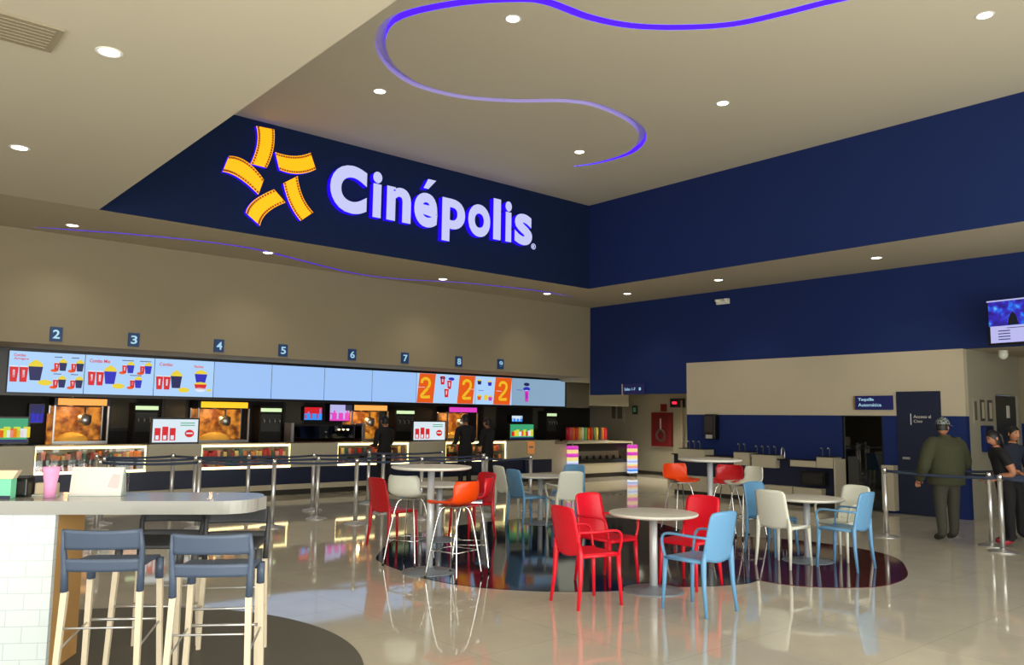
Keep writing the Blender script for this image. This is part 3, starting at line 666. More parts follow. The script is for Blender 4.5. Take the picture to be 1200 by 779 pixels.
# wall menus in the kitchen
for px0, px1, py0, py1, mats_, lb in ((357, 377, 477, 492, ('e_red', 'e_sky'), 'small red and blue screen at the back of the kitchen'), (387, 409, 474, 493, ('e_lav', 'e_pink'), 'small pale screen with pink and blue pictures in the kitchen'), (600, 612, 487, 494, ('e_white', 'e_sky'), 'tiny pale screen at the kitchen right side'), (36, 50, 474, 495, ('e_navy', 'e_blue'), 'dim blue screen at far left of the kitchen')):
    a = ony(px0, py0, 18.3); b = ony(px1, py1, 18.3); t = thing('wall_screen', lb, 'screen', ((a.x+b.x)/2, 18.3, (a.z+b.z)/2)); w_ = (b.x-a.x)/2; h = (a.z-b.z)/2
    obj('housing', G().box(-w_-.02, w_+.02, 0, .199, -h-.02, h+.02), 'black', t); g = G().box(-w_, w_, -.006, -.001, -h, 0, 1); g.box(-w_, w_, -.006, -.001, 0, h, 0)
    for i in range(6): g.box(-w_+i*w_/3+.01, -w_+i*w_/3+w_*.2, -.009, -.006, -h*.8+h*.3*(i % 2), -h*.2+h*.5*(i % 3), i % 2)
    obj('picture', g, list(mats_), t, fix=False)
# grills and shelves for the dark interior
t = thing('warming_cabinet', 'dark glazed warming cabinet with three small lights at kitchen centre', 'cabinet', (9.3, 17.45, 0)); obj('body', G().box(-.95, .95, .1, .42, .0, 1.42), 'dark', t)
obj('glass_door', G().box(-.9, .9, .08, .099, .95, 1.38), 'darkglass', t); obj('frame', G().box(-.97, -.9, .06, .42, .0, 1.45).box(.9, .97, .06, .42, 0, 1.45), 'steel', t)
for i in range(3): obj('spot', G().ball((.25+i*.12, .05, 1.3), .03, .02, .02, 8), 'strip', t)
for px, lb in ((143, 'dark framed panel left of the first drink dispenser'), (205, 'dark framed panel behind the first till screen'), (345, 'dark framed panel right of the second drink dispenser'), (443, 'dark framed panel right of the centre popcorn machine'), (575, 'dark framed panel behind the rightmost customer'), (632, 'dark framed panel at the kitchen right end')):
    x = Xat(px, 18.4); t = thing('wall_panel', lb, 'panel', (x, 18.46, 1.65)); obj('frame', G().box(-.28, .28, 0, .039, -.4, .4), 'base', t); obj('inset', G().box(-.22, .22, -.01, -.0005, -.34, .34), 'panel', t)
g = G(); x0 = Xat(56, 17.95); x1 = Xat(63, 17.95); tag(obj('glowing_column', G().box(x0, x1-.02, 17.95, 18.1, .94, 1.6), 'popback'), 'narrow orange glowing column left of the popcorn machine', 'light')

# till screens on the counter
def till(px0, px1, py0, py1, label, kind):
    Y = 16.15; a = ony(px0, py0, Y); b = ony(px1, py1, Y); zc = 1.051
    t = thing('till_display', label, 'screen', ((a.x+b.x)/2, Y, zc), 0, 'customer facing till displays'); w_ = (b.x-a.x)/2; z1 = a.z-zc; z0 = max(b.z-zc, .03)
    obj('housing', G().box(-w_-.03, w_+.03, .0, .05, z0-.03, z1+.03), 'black', t); obj('foot', G().box(-.12, .12, -.05, .15, .0, .012).box(-.03, .03, .051, .08, .0, .3), 'black', t)
    g = G(); h = (z1-z0)
    if kind == 0:
        g.box(-w_, w_, -.006, -.001, z0, z1, 5)
        for i in range(3): X = -w_*.8+i*w_*.33; g.box(X-.05, X+.06, -.010, -.0065, z0+h*(.08+.0*i), z0+h*(.62+.06*(i % 2)), 0); g.box(X-.03, X+.03, -.0125, -.0105, z0+h*.12, z0+h*.3, 5)
        g.prism([(w_*.62+.09*math.cos(k*.5236), z0+h*.38+.075*math.sin(k*.5236)) for k in range(12)], lambda p, q: (p, -.0065, q), lambda p, q: (p, -.0095, q), 0); g.box(w_*.62-.06, w_*.62+.06, -.011, -.0097, z0+h*.36, z0+h*.42, 5)
        for i in range(2): g.box(w_*.2, w_*.85, -.0085, -.0065, z0+h*(.82-i*.1), z0+h*(.86-i*.1), 8)
    else:
        g.box(-w_, w_, -.006, -.001, z0, z1, 8); g.box(-w_, w_, -.009, -.0065, z0, z0+h*.12, 1)
        for i in range(9): X = -w_+.04+i*w_*.2; g.box(X, X+.1, -.011, -.0065, z0+h*.2, z0+h*(.5+.15*((i*7) % 3)/2), [0, 2, 9, 5, 4, 9, 0, 5, 2][i])
    obj('picture', g, PM + ['e_green', 'e_lime'], t, fix=False)
till(-6, 31, 490, 518, 'green till display at the far left edge of the counter', 1)
till(179.5, 231, 491, 518.5, 'larger lit till display with red cups, left of the second popcorn machine', 0)
till(485, 521, 494, 516, 'lit till display with red cups at the centre right of the counter', 0)
till(598, 625, 497, 516, 'dark till display with green and red picture near counter right end', 1)

# ------------------------------------------------------------------ furniture makers
def lerp(a, b, t): return a+(b-a)*t
def low_chair(colour, arms, label, group):
    t = thing('plastic_chair', label, 'chair', group=group)
    def seat(u, v):
        x = lerp(-.205, .225, v); w_ = lerp(.185, .215, v); e = 1.0
        if v > .8: e = (1-((v-.8)/.2)**2.5*.18)
        y = (2*u-1)*w_*e
        z = .452 - .016*math.sin(math.pi*min(1, v*1.1))*(1-(2*u-1)**2) - (.03*((v-.85)/.15)**2 if v > .85 else 0)
        return (x, y, z)
    obj('seat', G().sheet(seat, 10, 12, .018), colour, t)
    def back(u, v):
        s = 2*u-1; z = lerp(.43, .865, v); w_ = lerp(.208, .186, v)
        if v > .86: w_ *= (1-((v-.86)/.14)**3*.10); z -= .014*abs(s)**4*((v-.86)/.14)
        if v < .2: z += .045*(1-v/.2)*abs(s)**2 
        x = -.195 - .085*v**1.1 - .026*(1-s*s)
        return (x, s*w_, z)
    obj('backrest', G().sheet(back, 12, 14, .014), colour, t)
    for sx, sy in ((1,1),(1,-1),(-1,1),(-1,-1)):
        if sx > 0: P = [(.198, sy*.192, .455), (.207, sy*.198, .25), (.222, sy*.21, 0)]
        else: P = [(-.222, sy*.192, .56), (-.206, sy*.197, .45), (-.215, sy*.205, .25), (-.245, sy*.218, 0)]
        r = [.024, .019, .014] if sx > 0 else [.012, .026, .02, .014]
        obj('leg', G().tube(P, r, 8), colour, t)
    for sy in (1,-1): obj('seat_rail', G().tube([(-.2, sy*.19, .44), (.2, sy*.2, .44)], .016, 8), colour, t)
    if arms:
        for sy in (1,-1):
            P = catmull([Vector(p) for p in ((.2, sy*.2, .45), (.205, sy*.228, .55), (.19, sy*.24, .625), (.12, sy*.243, .655), (-.08, sy*.238, .652), (-.235, sy*.19, .645))], k=4)
            obj('armrest', G().tube(P, .0115, 8, flat=1.3), colour, t)
    return t
def high_stool(colour, label, group):
    t = thing('shell_stool', label, 'stool', group=group)
    prof = catmull([Vector(p) for p in ((.215,0,.735),(.19,0,.755),(.08,0,.745),(-.06,0,.742),(-.15,0,.765),(-.2,0,.83),(-.225,0,.91),(-.235,0,.985))], k=4); n = len(prof)-1
    def sh(u, v):
        s = 2*u-1; p = prof[min(n, int(round(v*n)))]; w_ = .205 if v > .12 else .205-.04*((.12-v)/.12)**2
        if v > .85: w_ -= .035*((v-.85)/.15)**2
        bk = max(0, min(1, (v-.45)/.4)); k = abs(s)**2.6
        return (p.x + .085*k*bk, s*w_, p.z + .05*k*(1-bk)*(0.4+v))
    obj('shell', G().sheet(sh, 14, n, .012), colour, t)
    g = G().box(-.12, .12, -.12, .12, .715, .727); obj('mounting_plate', g, 'chrome', t)
    for sx, sy in ((1,1),(1,-1),(-1,1),(-1,-1)):
        P = catmull([Vector(p) for p in ((sx*.06, sy*.06, .715), (sx*.11, sy*.11, .66), (sx*.165, sy*.165, .33), (sx*.205, sy*.205, .01))], k=4)
        lg = obj('leg', G().tube(P, .0095, 8), 'chrome', t); obj('foot_cap', G().lathe([(.013,0),(.013,.02),(.009,.025)], (sx*.205, sy*.205, 0), 10), 'rubber', lg)
    g = G().tube([(.17,.17,.28),(.17,-.17,.28),(-.17,-.17,.28),(-.17,.17,.28)], .007, 8, closed=True); obj('footrest', g, 'chrome', t)
    return t
def table(r, h, name, label, cat='table'):
    t = thing(name, label, cat)
    g = G().lathe([(0,h-.032),(r-.03,h-.032),(r-.006,h-.022),(r,h-.012),(r-.004,h-.002),(r-.012,h),(0,h)], n=48); obj('tabletop', g, 'top', t)
    obj('column', G().lathe([(.038,.02),(.038,h-.033)], n=24), 'pole', t)
    obj('base_plate', G().lathe([(.29,.0),(.29,.008),(.27,.014),(.06,.03),(.045,.05),(.039,.052)], n=40), 'basegrey', t)
    obj('top_bracket', G().lathe([(.11,h-.05),(.13,h-.034)], n=20), 'black', t)
    return t
def at(t, x, y, z=0, deg=0): t.location = (x, y, z); t.rotation_euler = (0,0,R(deg)); return t

GT = 'round pedestal tables'
at(table(.43, .74, 'round_table', 'low round white table nearest the camera with red chairs'), 6.24, 5.16)['group'] = GT
T0 = [o for o in COL.objects if o.name == 'round_table'][0]
dup(T0, (9.0, 5.12, 0), 0, 'low round white table on the maroon floor with white and blue chairs')
dup(T0, (8.73, 9.48, 0), 0, 'low round white table far behind among white and blue chairs')
dup(T0, (6.45, 9.0, 0), 0, 'low round white table behind the tall left table, between two red chairs')
H0 = table(.43, 1.107, 'high_table', 'tall round white table at left with white and orange stools'); at(H0, 5.06, 7.22); H0['group'] = 'tall bar height tables'
dup(H0, (9.37, 6.75, 0), 0, 'tall round white table at right behind the front red chairs')
GC = 'moulded plastic chairs at the low tables'
ra = at(low_chair('red', True, 'red armchair at left of the nearest table, back to the camera', GC), 5.36, 5.19, 0, -11)
dup(ra, (6.2, 5.72, 0), R(270), 'red armchair behind the nearest table, left of its column', GC)
ba = at(low_chair('lblue', True, 'light blue armchair in front of the nearest table', GC), 5.94, 4.42, 0, 90)
dup(ba, (8.93, 4.63, 0), R(92), 'light blue armchair at front right of the maroon floor table', GC)
r3 = at(low_chair('red', False, 'red armless chair right of the nearest table, facing left', GC), 6.72, 5.1, 0, 186)
wn = at(low_chair('white', False, 'white armless chair at left of the maroon floor table', GC), 8.51, 5.13, 0, 0)
wa = at(low_chair('white', True, 'white armchair at right of the maroon floor table behind the blue one', GC), 9.49, 4.93, 0, 172)
bn = at(low_chair('lblue', False, 'light blue chair behind the maroon floor table, half hidden by a white chair', GC), 9.1, 5.65, 0, 262)
dr = at(low_chair('red2', False, 'red armless chair left of the tall table, beside the queue posts', GC), 5.7, 8.95, 0, 4)
dup(dr, (7.0, 9.0, 0), R(182), 'red chair half hidden behind the red and orange stools', GC)
dup(wn, (8.7, 10.1, 0), R(-12), 'white chair behind the blue one at the far left of the back table', GC)
dup(bn, (8.33, 9.33, 0), R(-6), 'blue chair on the left of the back table', GC)
dup(wa, (8.62, 8.82, 0), R(66), 'white armchair right of the back table with its back to the camera', GC)
dup(bn, (9.55, 9.68, 0), R(205), 'blue chair top peeping over the white armchair of the back table', GC)
GS = 'shell stools at the tall tables'
sw = at(high_stool('white', 'white shell stool at the left tall table', GS), 5.13, 7.71, 0, 24)
so = at(high_stool('orange', 'bright orange shell stool in front of the left tall table', GS), 5.07, 6.80, 0, 104)
sr = at(high_stool('red2', 'red shell stool right behind the orange one at the left tall table', GS), 5.50, 7.08, 0, 140)
dup(so, (9.75, 7.55, 0), R(250), 'orange shell stool at the left of the right tall table', GS)
dup(sr, (10.1, 7.0, 0), R(195), 'red shell stool at the right of the right tall table', GS)
dup(sw, (10.05, 6.65, 0), R(160), 'white shell stool right of the red one at the right tall table', GS)

# ------------------------------------------------------------------ bar with stools
ANG = R(-33.3); U = Vector((math.cos(ANG), math.sin(ANG), 0)); Nn = Vector((-U.y, U.x, 0))
P0 = onz(285, 587, 1.07)
bar = thing('tiled_bar', 'grey topped snack bar with white brick tile front at lower left', 'bar', (P0.x, P0.y, 0), ANG)
# local: +x along the edge to the right end, +y away from the camera, origin at front right corner
D = .62
outl = [(-3.2, 0), (-.16, 0)] + [(-.16+.22*math.sin(t), .22-.22*math.cos(t)) for t in [R(k) for k in range(10, 91, 10)]] + [(.06+.16*math.sin(R(k))*.3, .22+(D-.4)*k/90) for k in (45,)] + [(.06, D-.22)] + [(-.16+.22*math.cos(R(k)), D-.22+.22*math.sin(R(k))) for k in range(10, 91, 10)] + [(-3.2, D)]
g = G().prism(outl, lambda a, b: (a, b, .985), lambda a, b: (a, b, 1.07)); obj('bar_top', g, 'bartop', bar)
xw = (onz(68, 602, .985) - Vector((P0.x, P0.y, .985))).dot(U)
obj('tiled_front', G().box(-3.2, xw, .015, .06, 0.0, .984), 'tile', bar)
obj('side_panel', G().box(-3.2, xw, .061, .50, 0.0, .984), 'woodpanel', bar)
def bar_stool(label, group):
    t = thing('bar_stool', label, 'stool', group=group); c = 'slate'
    def up(u, v):
        s = 2*u-1; z = lerp(.862, .968, v) + .010*s*s*(v-.3); return (-.225-.03*v-.035*(1-s*s), s*(.213-.004*v), z)
    obj('top_rail', G().sheet(up, 14, 6, .016), c, t)
    def lo(u, v):
        s = 2*u-1; z = lerp(.735, .805, v); return (-.205-.012*v-.03*(1-s*s), s*.212, z)
    obj('lower_rail', G().sheet(lo, 14, 4, .016), c, t)
    for sy in (1,-1):
        obj('side_post', G().tube([(-.195, sy*.205, .62), (-.205, sy*.207, .74), (-.225, sy*.213, .87), (-.255, sy*.208, .97)], [.026, .024, .019, .012], 6, flat=.8), c, t)
        obj('leg_socket', G().tube([(.185, sy*.2, .62), (.175, sy*.2, .745)], .025, 6), c, t)
    def se(u, v):
        s = 2*u-1; x = lerp(-.2, .2, v); return (x, s*.205*(1-.05*v), .762-.02*math.sin(math.pi*v)*(1-s*s) - .015*v**6)
    obj('seat', G().sheet(se, 10, 10, .022), c, t)
    for sx, sy in ((1,1),(1,-1),(-1,1),(-1,-1)):
        a = Vector((sx*.19, sy*.203, .62)); b = Vector((sx*.225, sy*.222, 0)); obj('leg', G().tube([a, b], [.024, .02], 4), 'wood', t)
    for sy in (1,-1): obj('stretcher', G().tube([(.205, sy*.21, .36), (-.205, sy*.21, .30)], .006, 8), 'steel', t)
    obj('footrest', G().tube([(.207, .21, .37), (.207, -.21, .37)], .009, 8), 'steel', t); obj('stretcher', G().tube([(-.207, .21, .42), (-.207, -.21, .42)], .006, 8), 'steel', t)
    return t
GB = 'plastic bar stools with pale wooden legs'
FA = math.degrees(ANG)+90
def bs_at(px0, px1, py, off=.235, dz=.98):
    a = onz(px0, py, dz); b = onz(px1, py, dz); m = (a+b)/2; return m + Nn*off
q = bs_at(75, 168, 618); b1 = at(bar_stool('slate blue bar stool nearest the white tiles, left of the front pair', GB), q.x, q.y, 0, FA)
q = bs_at(200, 298, 623); dup(b1, (q.x, q.y, 0), R(FA), 'slate blue bar stool at right of the front pair', GB)
q = onz(265, 771, 0); k1 = dup(b1, (q.x, q.y, 0), R(FA+183), 'dark bar stool on the far side of the bar, near its rounded end', GB)
q = onz(180, 768, 0); k2 = dup(b1, (q.x, q.y, 0), R(FA+176), 'dark bar stool on the far side of the bar, further left', GB)
recolor(k1, 'slate', 'slated'); recolor(k2, 'slate', 'slated')
# things on the bar
def onbar(px, off=.1, py=581): q = onz(px, py, 1.07); return Vector((q.x, q.y, 1.071))
q = onbar(113); t = thing('menu_block', 'white printed block standing on the bar', 'menu holder', q, ANG)
g = G(); g.prism([(-.0, 0), (.11, 0), (.075, .19), (.035, .19)], lambda a, b: (-.165, a-.03, b), lambda a, b: (.165, a-.03, b)); obj('card', g, 'paper', t)
g = G(); g.box(-.17, .175, -.04, .09, .0, .008); g.box(.166, .18, -.03, .08, .008, .17); obj('stand', g, 'glass', t)
g = G(); g.box(.08, .13, -.018, -.0155, .1, .13); 
obj('print', G().prism([(.07,.06),(.14,.05),(.15,.14),(.1,.15)], lambda a, b: (a, -.0305+.035*b/.19, b), lambda a, b: (a, -.0325+.035*b/.19, b)), 'faint', t)
q = onbar(58, py=583); t = thing('straw_holder', 'pink flared cup holder on the bar beside the white block', 'holder', q, ANG)
obj('cup', G().lathe([(.036,.0),(.038,.09),(.05,.165),(.056,.2),(.052,.2),(.044,.165),(.033,.09),(.031,.01),(0,.01)], n=20), 'pink', t)
obj('straws', G().tube([(.015,0,.012),(.02,0,.21)], .004, 6).tube([(-.012,.01,.012),(-.02,.012,.21)], .004, 6), 'white', t)
q = onbar(44, py=582); t = thing('napkin_holder', 'low white napkin holder behind the pink cup holder', 'napkin holder', q + U*.02 + Nn*.06, ANG)
obj('napkins', G().box(-.07, .07, .0, .06, .008, .085), 'beige', t, bevel=.01); obj('tray', G().box(-.08, .08, -.01, .07, .0, .0075), 'white', t)
q = onbar(22, py=582); t = thing('napkin_dispenser', 'black napkin dispenser near the left edge of the bar', 'dispenser', q, ANG)
obj('housing', G().box(-.06, .06, -.03, .09, .0, .125), 'black', t, bevel=.012); obj('front_flap', G().box(-.045, .045, -.035, -.0305, .02, .1), 'dark', t)
q = onbar(2, py=584); t = thing('card_holder', 'mint green card holder cut by the left photo edge', 'menu holder', q, ANG)
obj('box', G().box(-.09, .065, -.035, .04, .0, .125), 'mint', t); g = G().prism([(-.09,.126),(.07,.126),(.1,.18),(-.12,.18)], lambda a, b: (a, -.03, b), lambda a, b: (a, .03, b)); obj('cards', g, 'beige', t)
obj('navy_band', G().box(-.091, .066, -.037, -.0352, .0, .02), 'navyp', t)

# ------------------------------------------------------------------ queue posts
def post(label):
    t = thing('queue_post', label, 'queue post', group='belt queue posts')
    obj('base', G().lathe([(.17,0),(.17,.008),(.16,.018),(.06,.035),(.04,.05),(.034,.052)], n=32), 'steel', t)
    obj('pole', G().lathe([(.031,.05),(.031,.93)], n=20), 'steel', t)
    obj('belt_head', G().lathe([(.036,.9),(.036,.97),(.03,.98),(0,.982)], n=20), 'chrome', t)
    return t
rows = [[(3.05,12.3),(4.24,11.81),(5.17,11.37),(6.34,11.02),(7.5,10.97),(8.65,10.74),(9.6,10.68)],
        [(3.3,13.1),(4.52,12.77),(6.15,11.9),(7.42,12.01),(9.24,11.56)],
        [(3.4,13.95),(4.49,13.72),(5.53,13.15),(6.63,13.0),(7.98,13.43),(9.4,13.06)]]
rn = ['front row', 'middle row', 'rear row']
onum = ['leftmost', 'second', 'third', 'fourth', 'fifth', 'sixth', 'seventh']
pp = post('steel queue post'); first = True
def add_belt(t, a, b, z=.935):
    d = Vector((b[0]-a[0], b[1]-a[1], 0)); L = d.length; d.normalize(); n_ = Vector((-d.y, d.x, 0)); g = G(); bi = len(g.v); N = 10
    rot = Matrix.Rotation(-t.rotation_euler.z, 3, 'Z'); base = Vector((a[0], a[1], 0)) - Vector((t.location.x, t.location.y, 0))
    def fn(u, v):
        s = .034 + (L-.068)*u; sag = -.02*math.sin(math.pi*u); return base + d*s + Vector((0,0,z-.018+.036*v+sag))
    g.sheet(fn, N, 1, .004); obj('belt', g, 'belt', t)
for ri, row in enumerate(rows):
    for i, p in enumerate(row):
        lab = 'steel belt post, %s from the left in the %s of the concession queue' % (onum[i] if i else 'first', rn[ri])
        if first: t = pp; t.location = (p[0], p[1], 0); t['label'] = lab; first = False
        else: t = dup(pp, (p[0], p[1], 0), 0, lab)
        row[i] = (p, t)
for row in rows:
    for i in range(len(row)-1): add_belt(row[i][1], row[i][0], row[i+1][0])
rp = [((11.82,5.49), 'steel belt post right of the maroon floor table'), ((11.69,3.94), 'steel belt post in front of the woman in black, nearest on the right'), ((12.13,4.22), 'steel belt post just behind the nearest right hand post'), ((12.79,5.01), 'steel belt post behind the man in the olive jacket'), ((11.6,2.75), 'steel belt post at the right edge of the photo')]
rt = []
for p, lb in rp: rt.append(dup(pp, (p[0], p[1], 0), 0, lb))
for a, b in ((0, 1), (1, 4), (3, 2)): add_belt(rt[a], rp[a][0], rp[b][0])
# small orange sign on the rightmost post of the front row
p = rows[0][6][0]; t = thing('queue_sign', 'small orange notice standing on top of a queue post', 'sign', (p[0], p[1], .982), R(-25))
obj('frame', G().box(-.075, .075, -.01, .01, .02, .25).box(-.01, .01, -.008, .008, .0, .02), 'gold', t)
obj('notice', G().box(-.065, .065, -.013, -.0105, .03, .24), mat('orange_notice', (214, 130, 50), .5), t); obj('print', G().box(-.04, .04, -.0145, -.0135, .13, .16), 'base', t)

# ------------------------------------------------------------------ condiment stations on the right wall
def station(pxl, pxr, blocks, plinths, label, panel):
    XF = 14.68; a = onx(pxl, 540, XF).y; b = onx(pxr, 540, XF).y; yc = (a+b)/2
    t = thing('condiment_station', label, 'counter', (XF, yc, 0), 0, 'condiment stations on the right wall')
    L = lambda g_: g_
    hw = abs(a-b)/2
    obj('body', G().box(.12, .36, -hw, hw, .1, .86), 'navyp', t); obj('worktop', G().box(.02, .36, -hw, hw, .861, .885), 'black', t); obj('kick_board', G().box(.1, .36, -hw+.02, hw-.02, .001, .0995), 'base', t)
    for x0, x1, z0, z1, dx in blocks:
        ya = onx(x0, 540, XF).y-yc; yb = onx(x1, 540, XF).y-yc
        obj('organiser_box', G().box(-.04+dx, .3, min(ya,yb)+.002, max(ya,yb)-.002, z0, z1), 'counter', t); obj('box_lid', G().box(-.045+dx, .3, min(ya,yb), max(ya,yb), z1+.0005, z1+.015), 'black', t)
    for x0, x1, z1 in plinths:
        ya = onx(x0, 570, XF).y-yc; yb = onx(x1, 570, XF).y-yc; obj('plinth_box', G().box(-.05, .119, min(ya,yb)+.002, max(ya,yb)-.002, .1, z1), 'counter', t)
    if panel: obj('end_panel', G().box(-.04, .36, -hw-.03, -hw-.001, .0, .93), 'counter', t)
    return t, XF, yc
t1, XF, yc1 = station(786, 879, [(796, 827, .78, 1.0, 0), (827.5, 860, .78, .86, 0), (861, 879, .72, .98, 0)], [(784, 830, .42), (831, 872, .42)], 'left cream and navy condiment station under the blue wall', False)
t2, XF, yc2 = station(881.5, 978, [(882, 910, .7, .95, 0), (927, 957.5, .76, .88, 0), (958, 977, .76, .96, 0)], [(897, 930, .36), (931, 964, .36)], 'right condiment station, next to the dark doorway', True)
g = G().box(0, .16, -.3, .3, 0, .22); q = onx(952, 560, 14.63); t = thing('waste_slot', 'dark waste opening in the right condiment station', 'bin', (14.64, q.y, .42)); obj('surround', G().box(0, .155, -.25, .25, .0, .26), 'black', t); obj('flap', G().box(-.012, -.0005, -.2, .2, .04, .22), 'dark', t)
def pump(px, z, label, k):
    q = onx(px, 535, 14.8); t = thing('sauce_pump', label, 'dispenser', (14.8, q.y, z), 0, 'sauce pumps on the condiment stations')
    for i in range(k):
        y = (i-(k-1)/2)*.14; obj('pump', G().tube([(0, y, 0), (0, y, .15), (-.05, y, .16), (-.06, y, .14)], .011, 8), 'steel', t)
pump(811, 1.016, 'steel sauce pumps at left end of the left condiment station', 4)
pump(870, .996, 'pair of steel sauce pumps on the box at the middle of the stations', 2)
pump(898, .966, 'four steel sauce pumps left of the steel tap', 4)
pump(968, .976, 'pair of steel sauce pumps next to the dark doorway', 2)
q = onx(918, 545, 14.85); t = thing('water_tap', 'curved steel tap between the condiment boxes', 'tap', (14.9, q.y, .886)); obj('spout', G().tube(catmull([Vector(p) for p in ((0,0,0),(0,0,.14),(-.04,0,.2),(-.1,0,.2),(-.12,0,.06))], k=5), .014, 8), 'steel', t)
t = thing('wall_dispenser', 'black towel dispenser on the blue wall above the condiments', 'dispenser', (XR, 10.72, 1.5))
obj('housing', G().box(-.18, -.001, -.15, .15, -.28, .27), 'black', t, bevel=.03); obj('front_cover', G().box(-.2, -.181, -.1, .1, -.12, .22), 'base', t, bevel=.008); obj('outlet', G().box(-.2, -.181, -.08, .08, -.26, -.18), 'steel', t)
# white panel beside the dark door
tag(obj('white_panel', G().box(14.86, XR-.001, 6.74, 6.96, .05, .86), 'counter', bevel=.006), 'narrow pale grey box standing between the dark doorway and blue door', 'box')
struct('trim_8', G().box(XR-.03, XR-.001, 7.79, 7.86, 0, .88), 'rim')
# signs
t = thing('wall_sign', 'blue Taquilla Automatica sign with gold edge on the cream wall', 'sign', (XR-.001, 7.15, 2.0))
obj('board', G().box(-.03, 0, -.37, .34, -.13, .13), 'signblue', t); obj('gold_edge', G().box(-.032, 0, .341, .37, -.13, .13), 'gold', t)
g = G(); text_into(g, 'Taquilla', lambda a, b, d: (-.031-d, a, b), .28, -.02, .02, .09, depth=.004, bold=.02); text_into(g, 'Automática', lambda a, b, d: (-.031-d, a, b), .28, -.16, -.07, -.01, depth=.004, bold=.01); obj('lettering', g, 'digit', t, fix=False)
t = thing('hanging_sign', 'small blue hall sign on the navy wall above the passage', 'sign', (XR-.001, 13.0, 2.36))
obj('board', G().box(-.03, 0, -.34, .36, -.11, .13), 'signblue', t); obj('pale_edge', G().box(-.032, 0, .361, .39, -.14, .13), 'counter', t)
g = G(); text_into(g, 'Salas 1-7', lambda a, b, d: (-.031-d, a, b), .3, -.05, -.03, .04, depth=.004, bold=.02); g.box(-.035, -.031, -.22, -.16, -.03, .04); obj('lettering', g, 'digit', t, fix=False)
# passage wall fittings
t = thing('fire_hose_cabinet', 'dark red fire hose cabinet on the passage wall', 'cabinet', (19.199, 15.47, 1.35))
obj('box', G().box(-.12, 0, -.37, .37, -.5, .5), 'redbox', t, bevel=.01); obj('door_panel', G().box(-.126, -.121, -.29, .29, -.42, .42), mat('dull_red_door', (104, 26, 28), .35), t)
obj('hose', G().tube([(-.135, .16*math.cos(k*.5236), -.18+.16*math.sin(k*.5236)) for k in range(12)], .03, 8, closed=True), 'poster', t); obj('valve', G().tube([(-.135, 0, .0), (-.135, 0, .32)], .025, 8), 'steel', t)
t = thing('fire_notice', 'small red fire symbol plate above the hose cabinet', 'sign', (19.199, 15.45, 2.0)); obj('plate', G().box(-.01, 0, -.12, .12, -.12, .1), 'redbox', t)
t = thing('exit_lamp', 'glowing red exit lamp beside the cream wall edge', 'light', (19.199, 14.97, 2.13)); obj('housing', G().box(-.06, 0, -.3, .2, -.13, .13), 'black', t); obj('lens', G().lathe([(0,-.04),(.07,-.03),(.07,.03),(0,.04)], (-.08, .02, 0), 14), 'redlamp', t)
t = thing('wall_switch', 'small dark control box on the passage wall', 'switch', (19.199, 16.55, 1.92)); obj('box', G().box(-.05, 0, -.09, .09, -.13, .13), 'base', t); obj('face', G().box(-.054, -.0505, -.05, .05, -.06, .08), 'mint', t)
t = thing('wall_notice', 'faint pale notice board on the passage wall', 'notice', (19.199, 17.3, 1.95)); obj('sheet', G().box(-.015, 0, -.3, .3, -.42, .42), 'grey', t); obj('print', G().box(-.018, -.0155, -.22, -.02, -.3, .3).box(-.018, -.0155, .06, .22, -.3, .3), 'panel', t)
t = thing('wall_pipe', 'thin pale conduit on the passage wall end', 'pipe', (19.1, 14.72, 0)); obj('pipe', G().tube([(0, 0, .1), (0, 0, 2.2)], .03, 8), 'counter', t)
# return wall fittings
for x, w_, h, z, m, lb in ((15.45, .09, .22, 1.86, 'grey', 'pale notice nearest the corner of the grey wall'), (15.78, .08, .19, 1.87, 'poster', 'left of two small framed notices on the grey wall'), (16.14, .1, .19, 1.87, 'poster', 'right of two small framed notices, beside the dark door')):
    t = thing('framed_notice', lb, 'notice', (x, 5.549, z), 0, 'notices on the grey return wall'); obj('frame', G().box(-w_, w_, -.02, 0, -h, h), m, t); obj('sheet', G().box(-w_*.6, w_*.6, -.023, -.0205, -h*.75, h*.75), 'counter' if m == 'poster' else 'panel', t)
t = thing('blue_letter_box', 'blue box mounted on the grey wall below the notices', 'box', (15.86, 5.549, 1.4)); obj('box', G().box(-.18, .18, -.08, 0, -.26, .2), 'blue', t, bevel=.01); obj('lid', G().box(-.18, .18, -.09, -.081, .1, .2), 'navyp', t)
t = thing('ceiling_camera', 'small white camera hanging below the television', 'camera', (15.9, 5.2, 2.93)); obj('mount', G().lathe([(.07,-.03),(.08,0)], n=16), 'white', t); obj('dome', G().ball((0,0,-.07), .08, .08, .09, 14), 'white', t)
t = thing('wall_poster', 'narrow orange poster at the right edge of the recess', 'poster', (17.749, 4.55, 2.25)); obj('frame', G().box(-.02, 0, -.3, .42, -.35, .35), 'gold', t); obj('print', G().box(-.024, -.0205, -.27, .36, -.31, .31), 'orange', t)

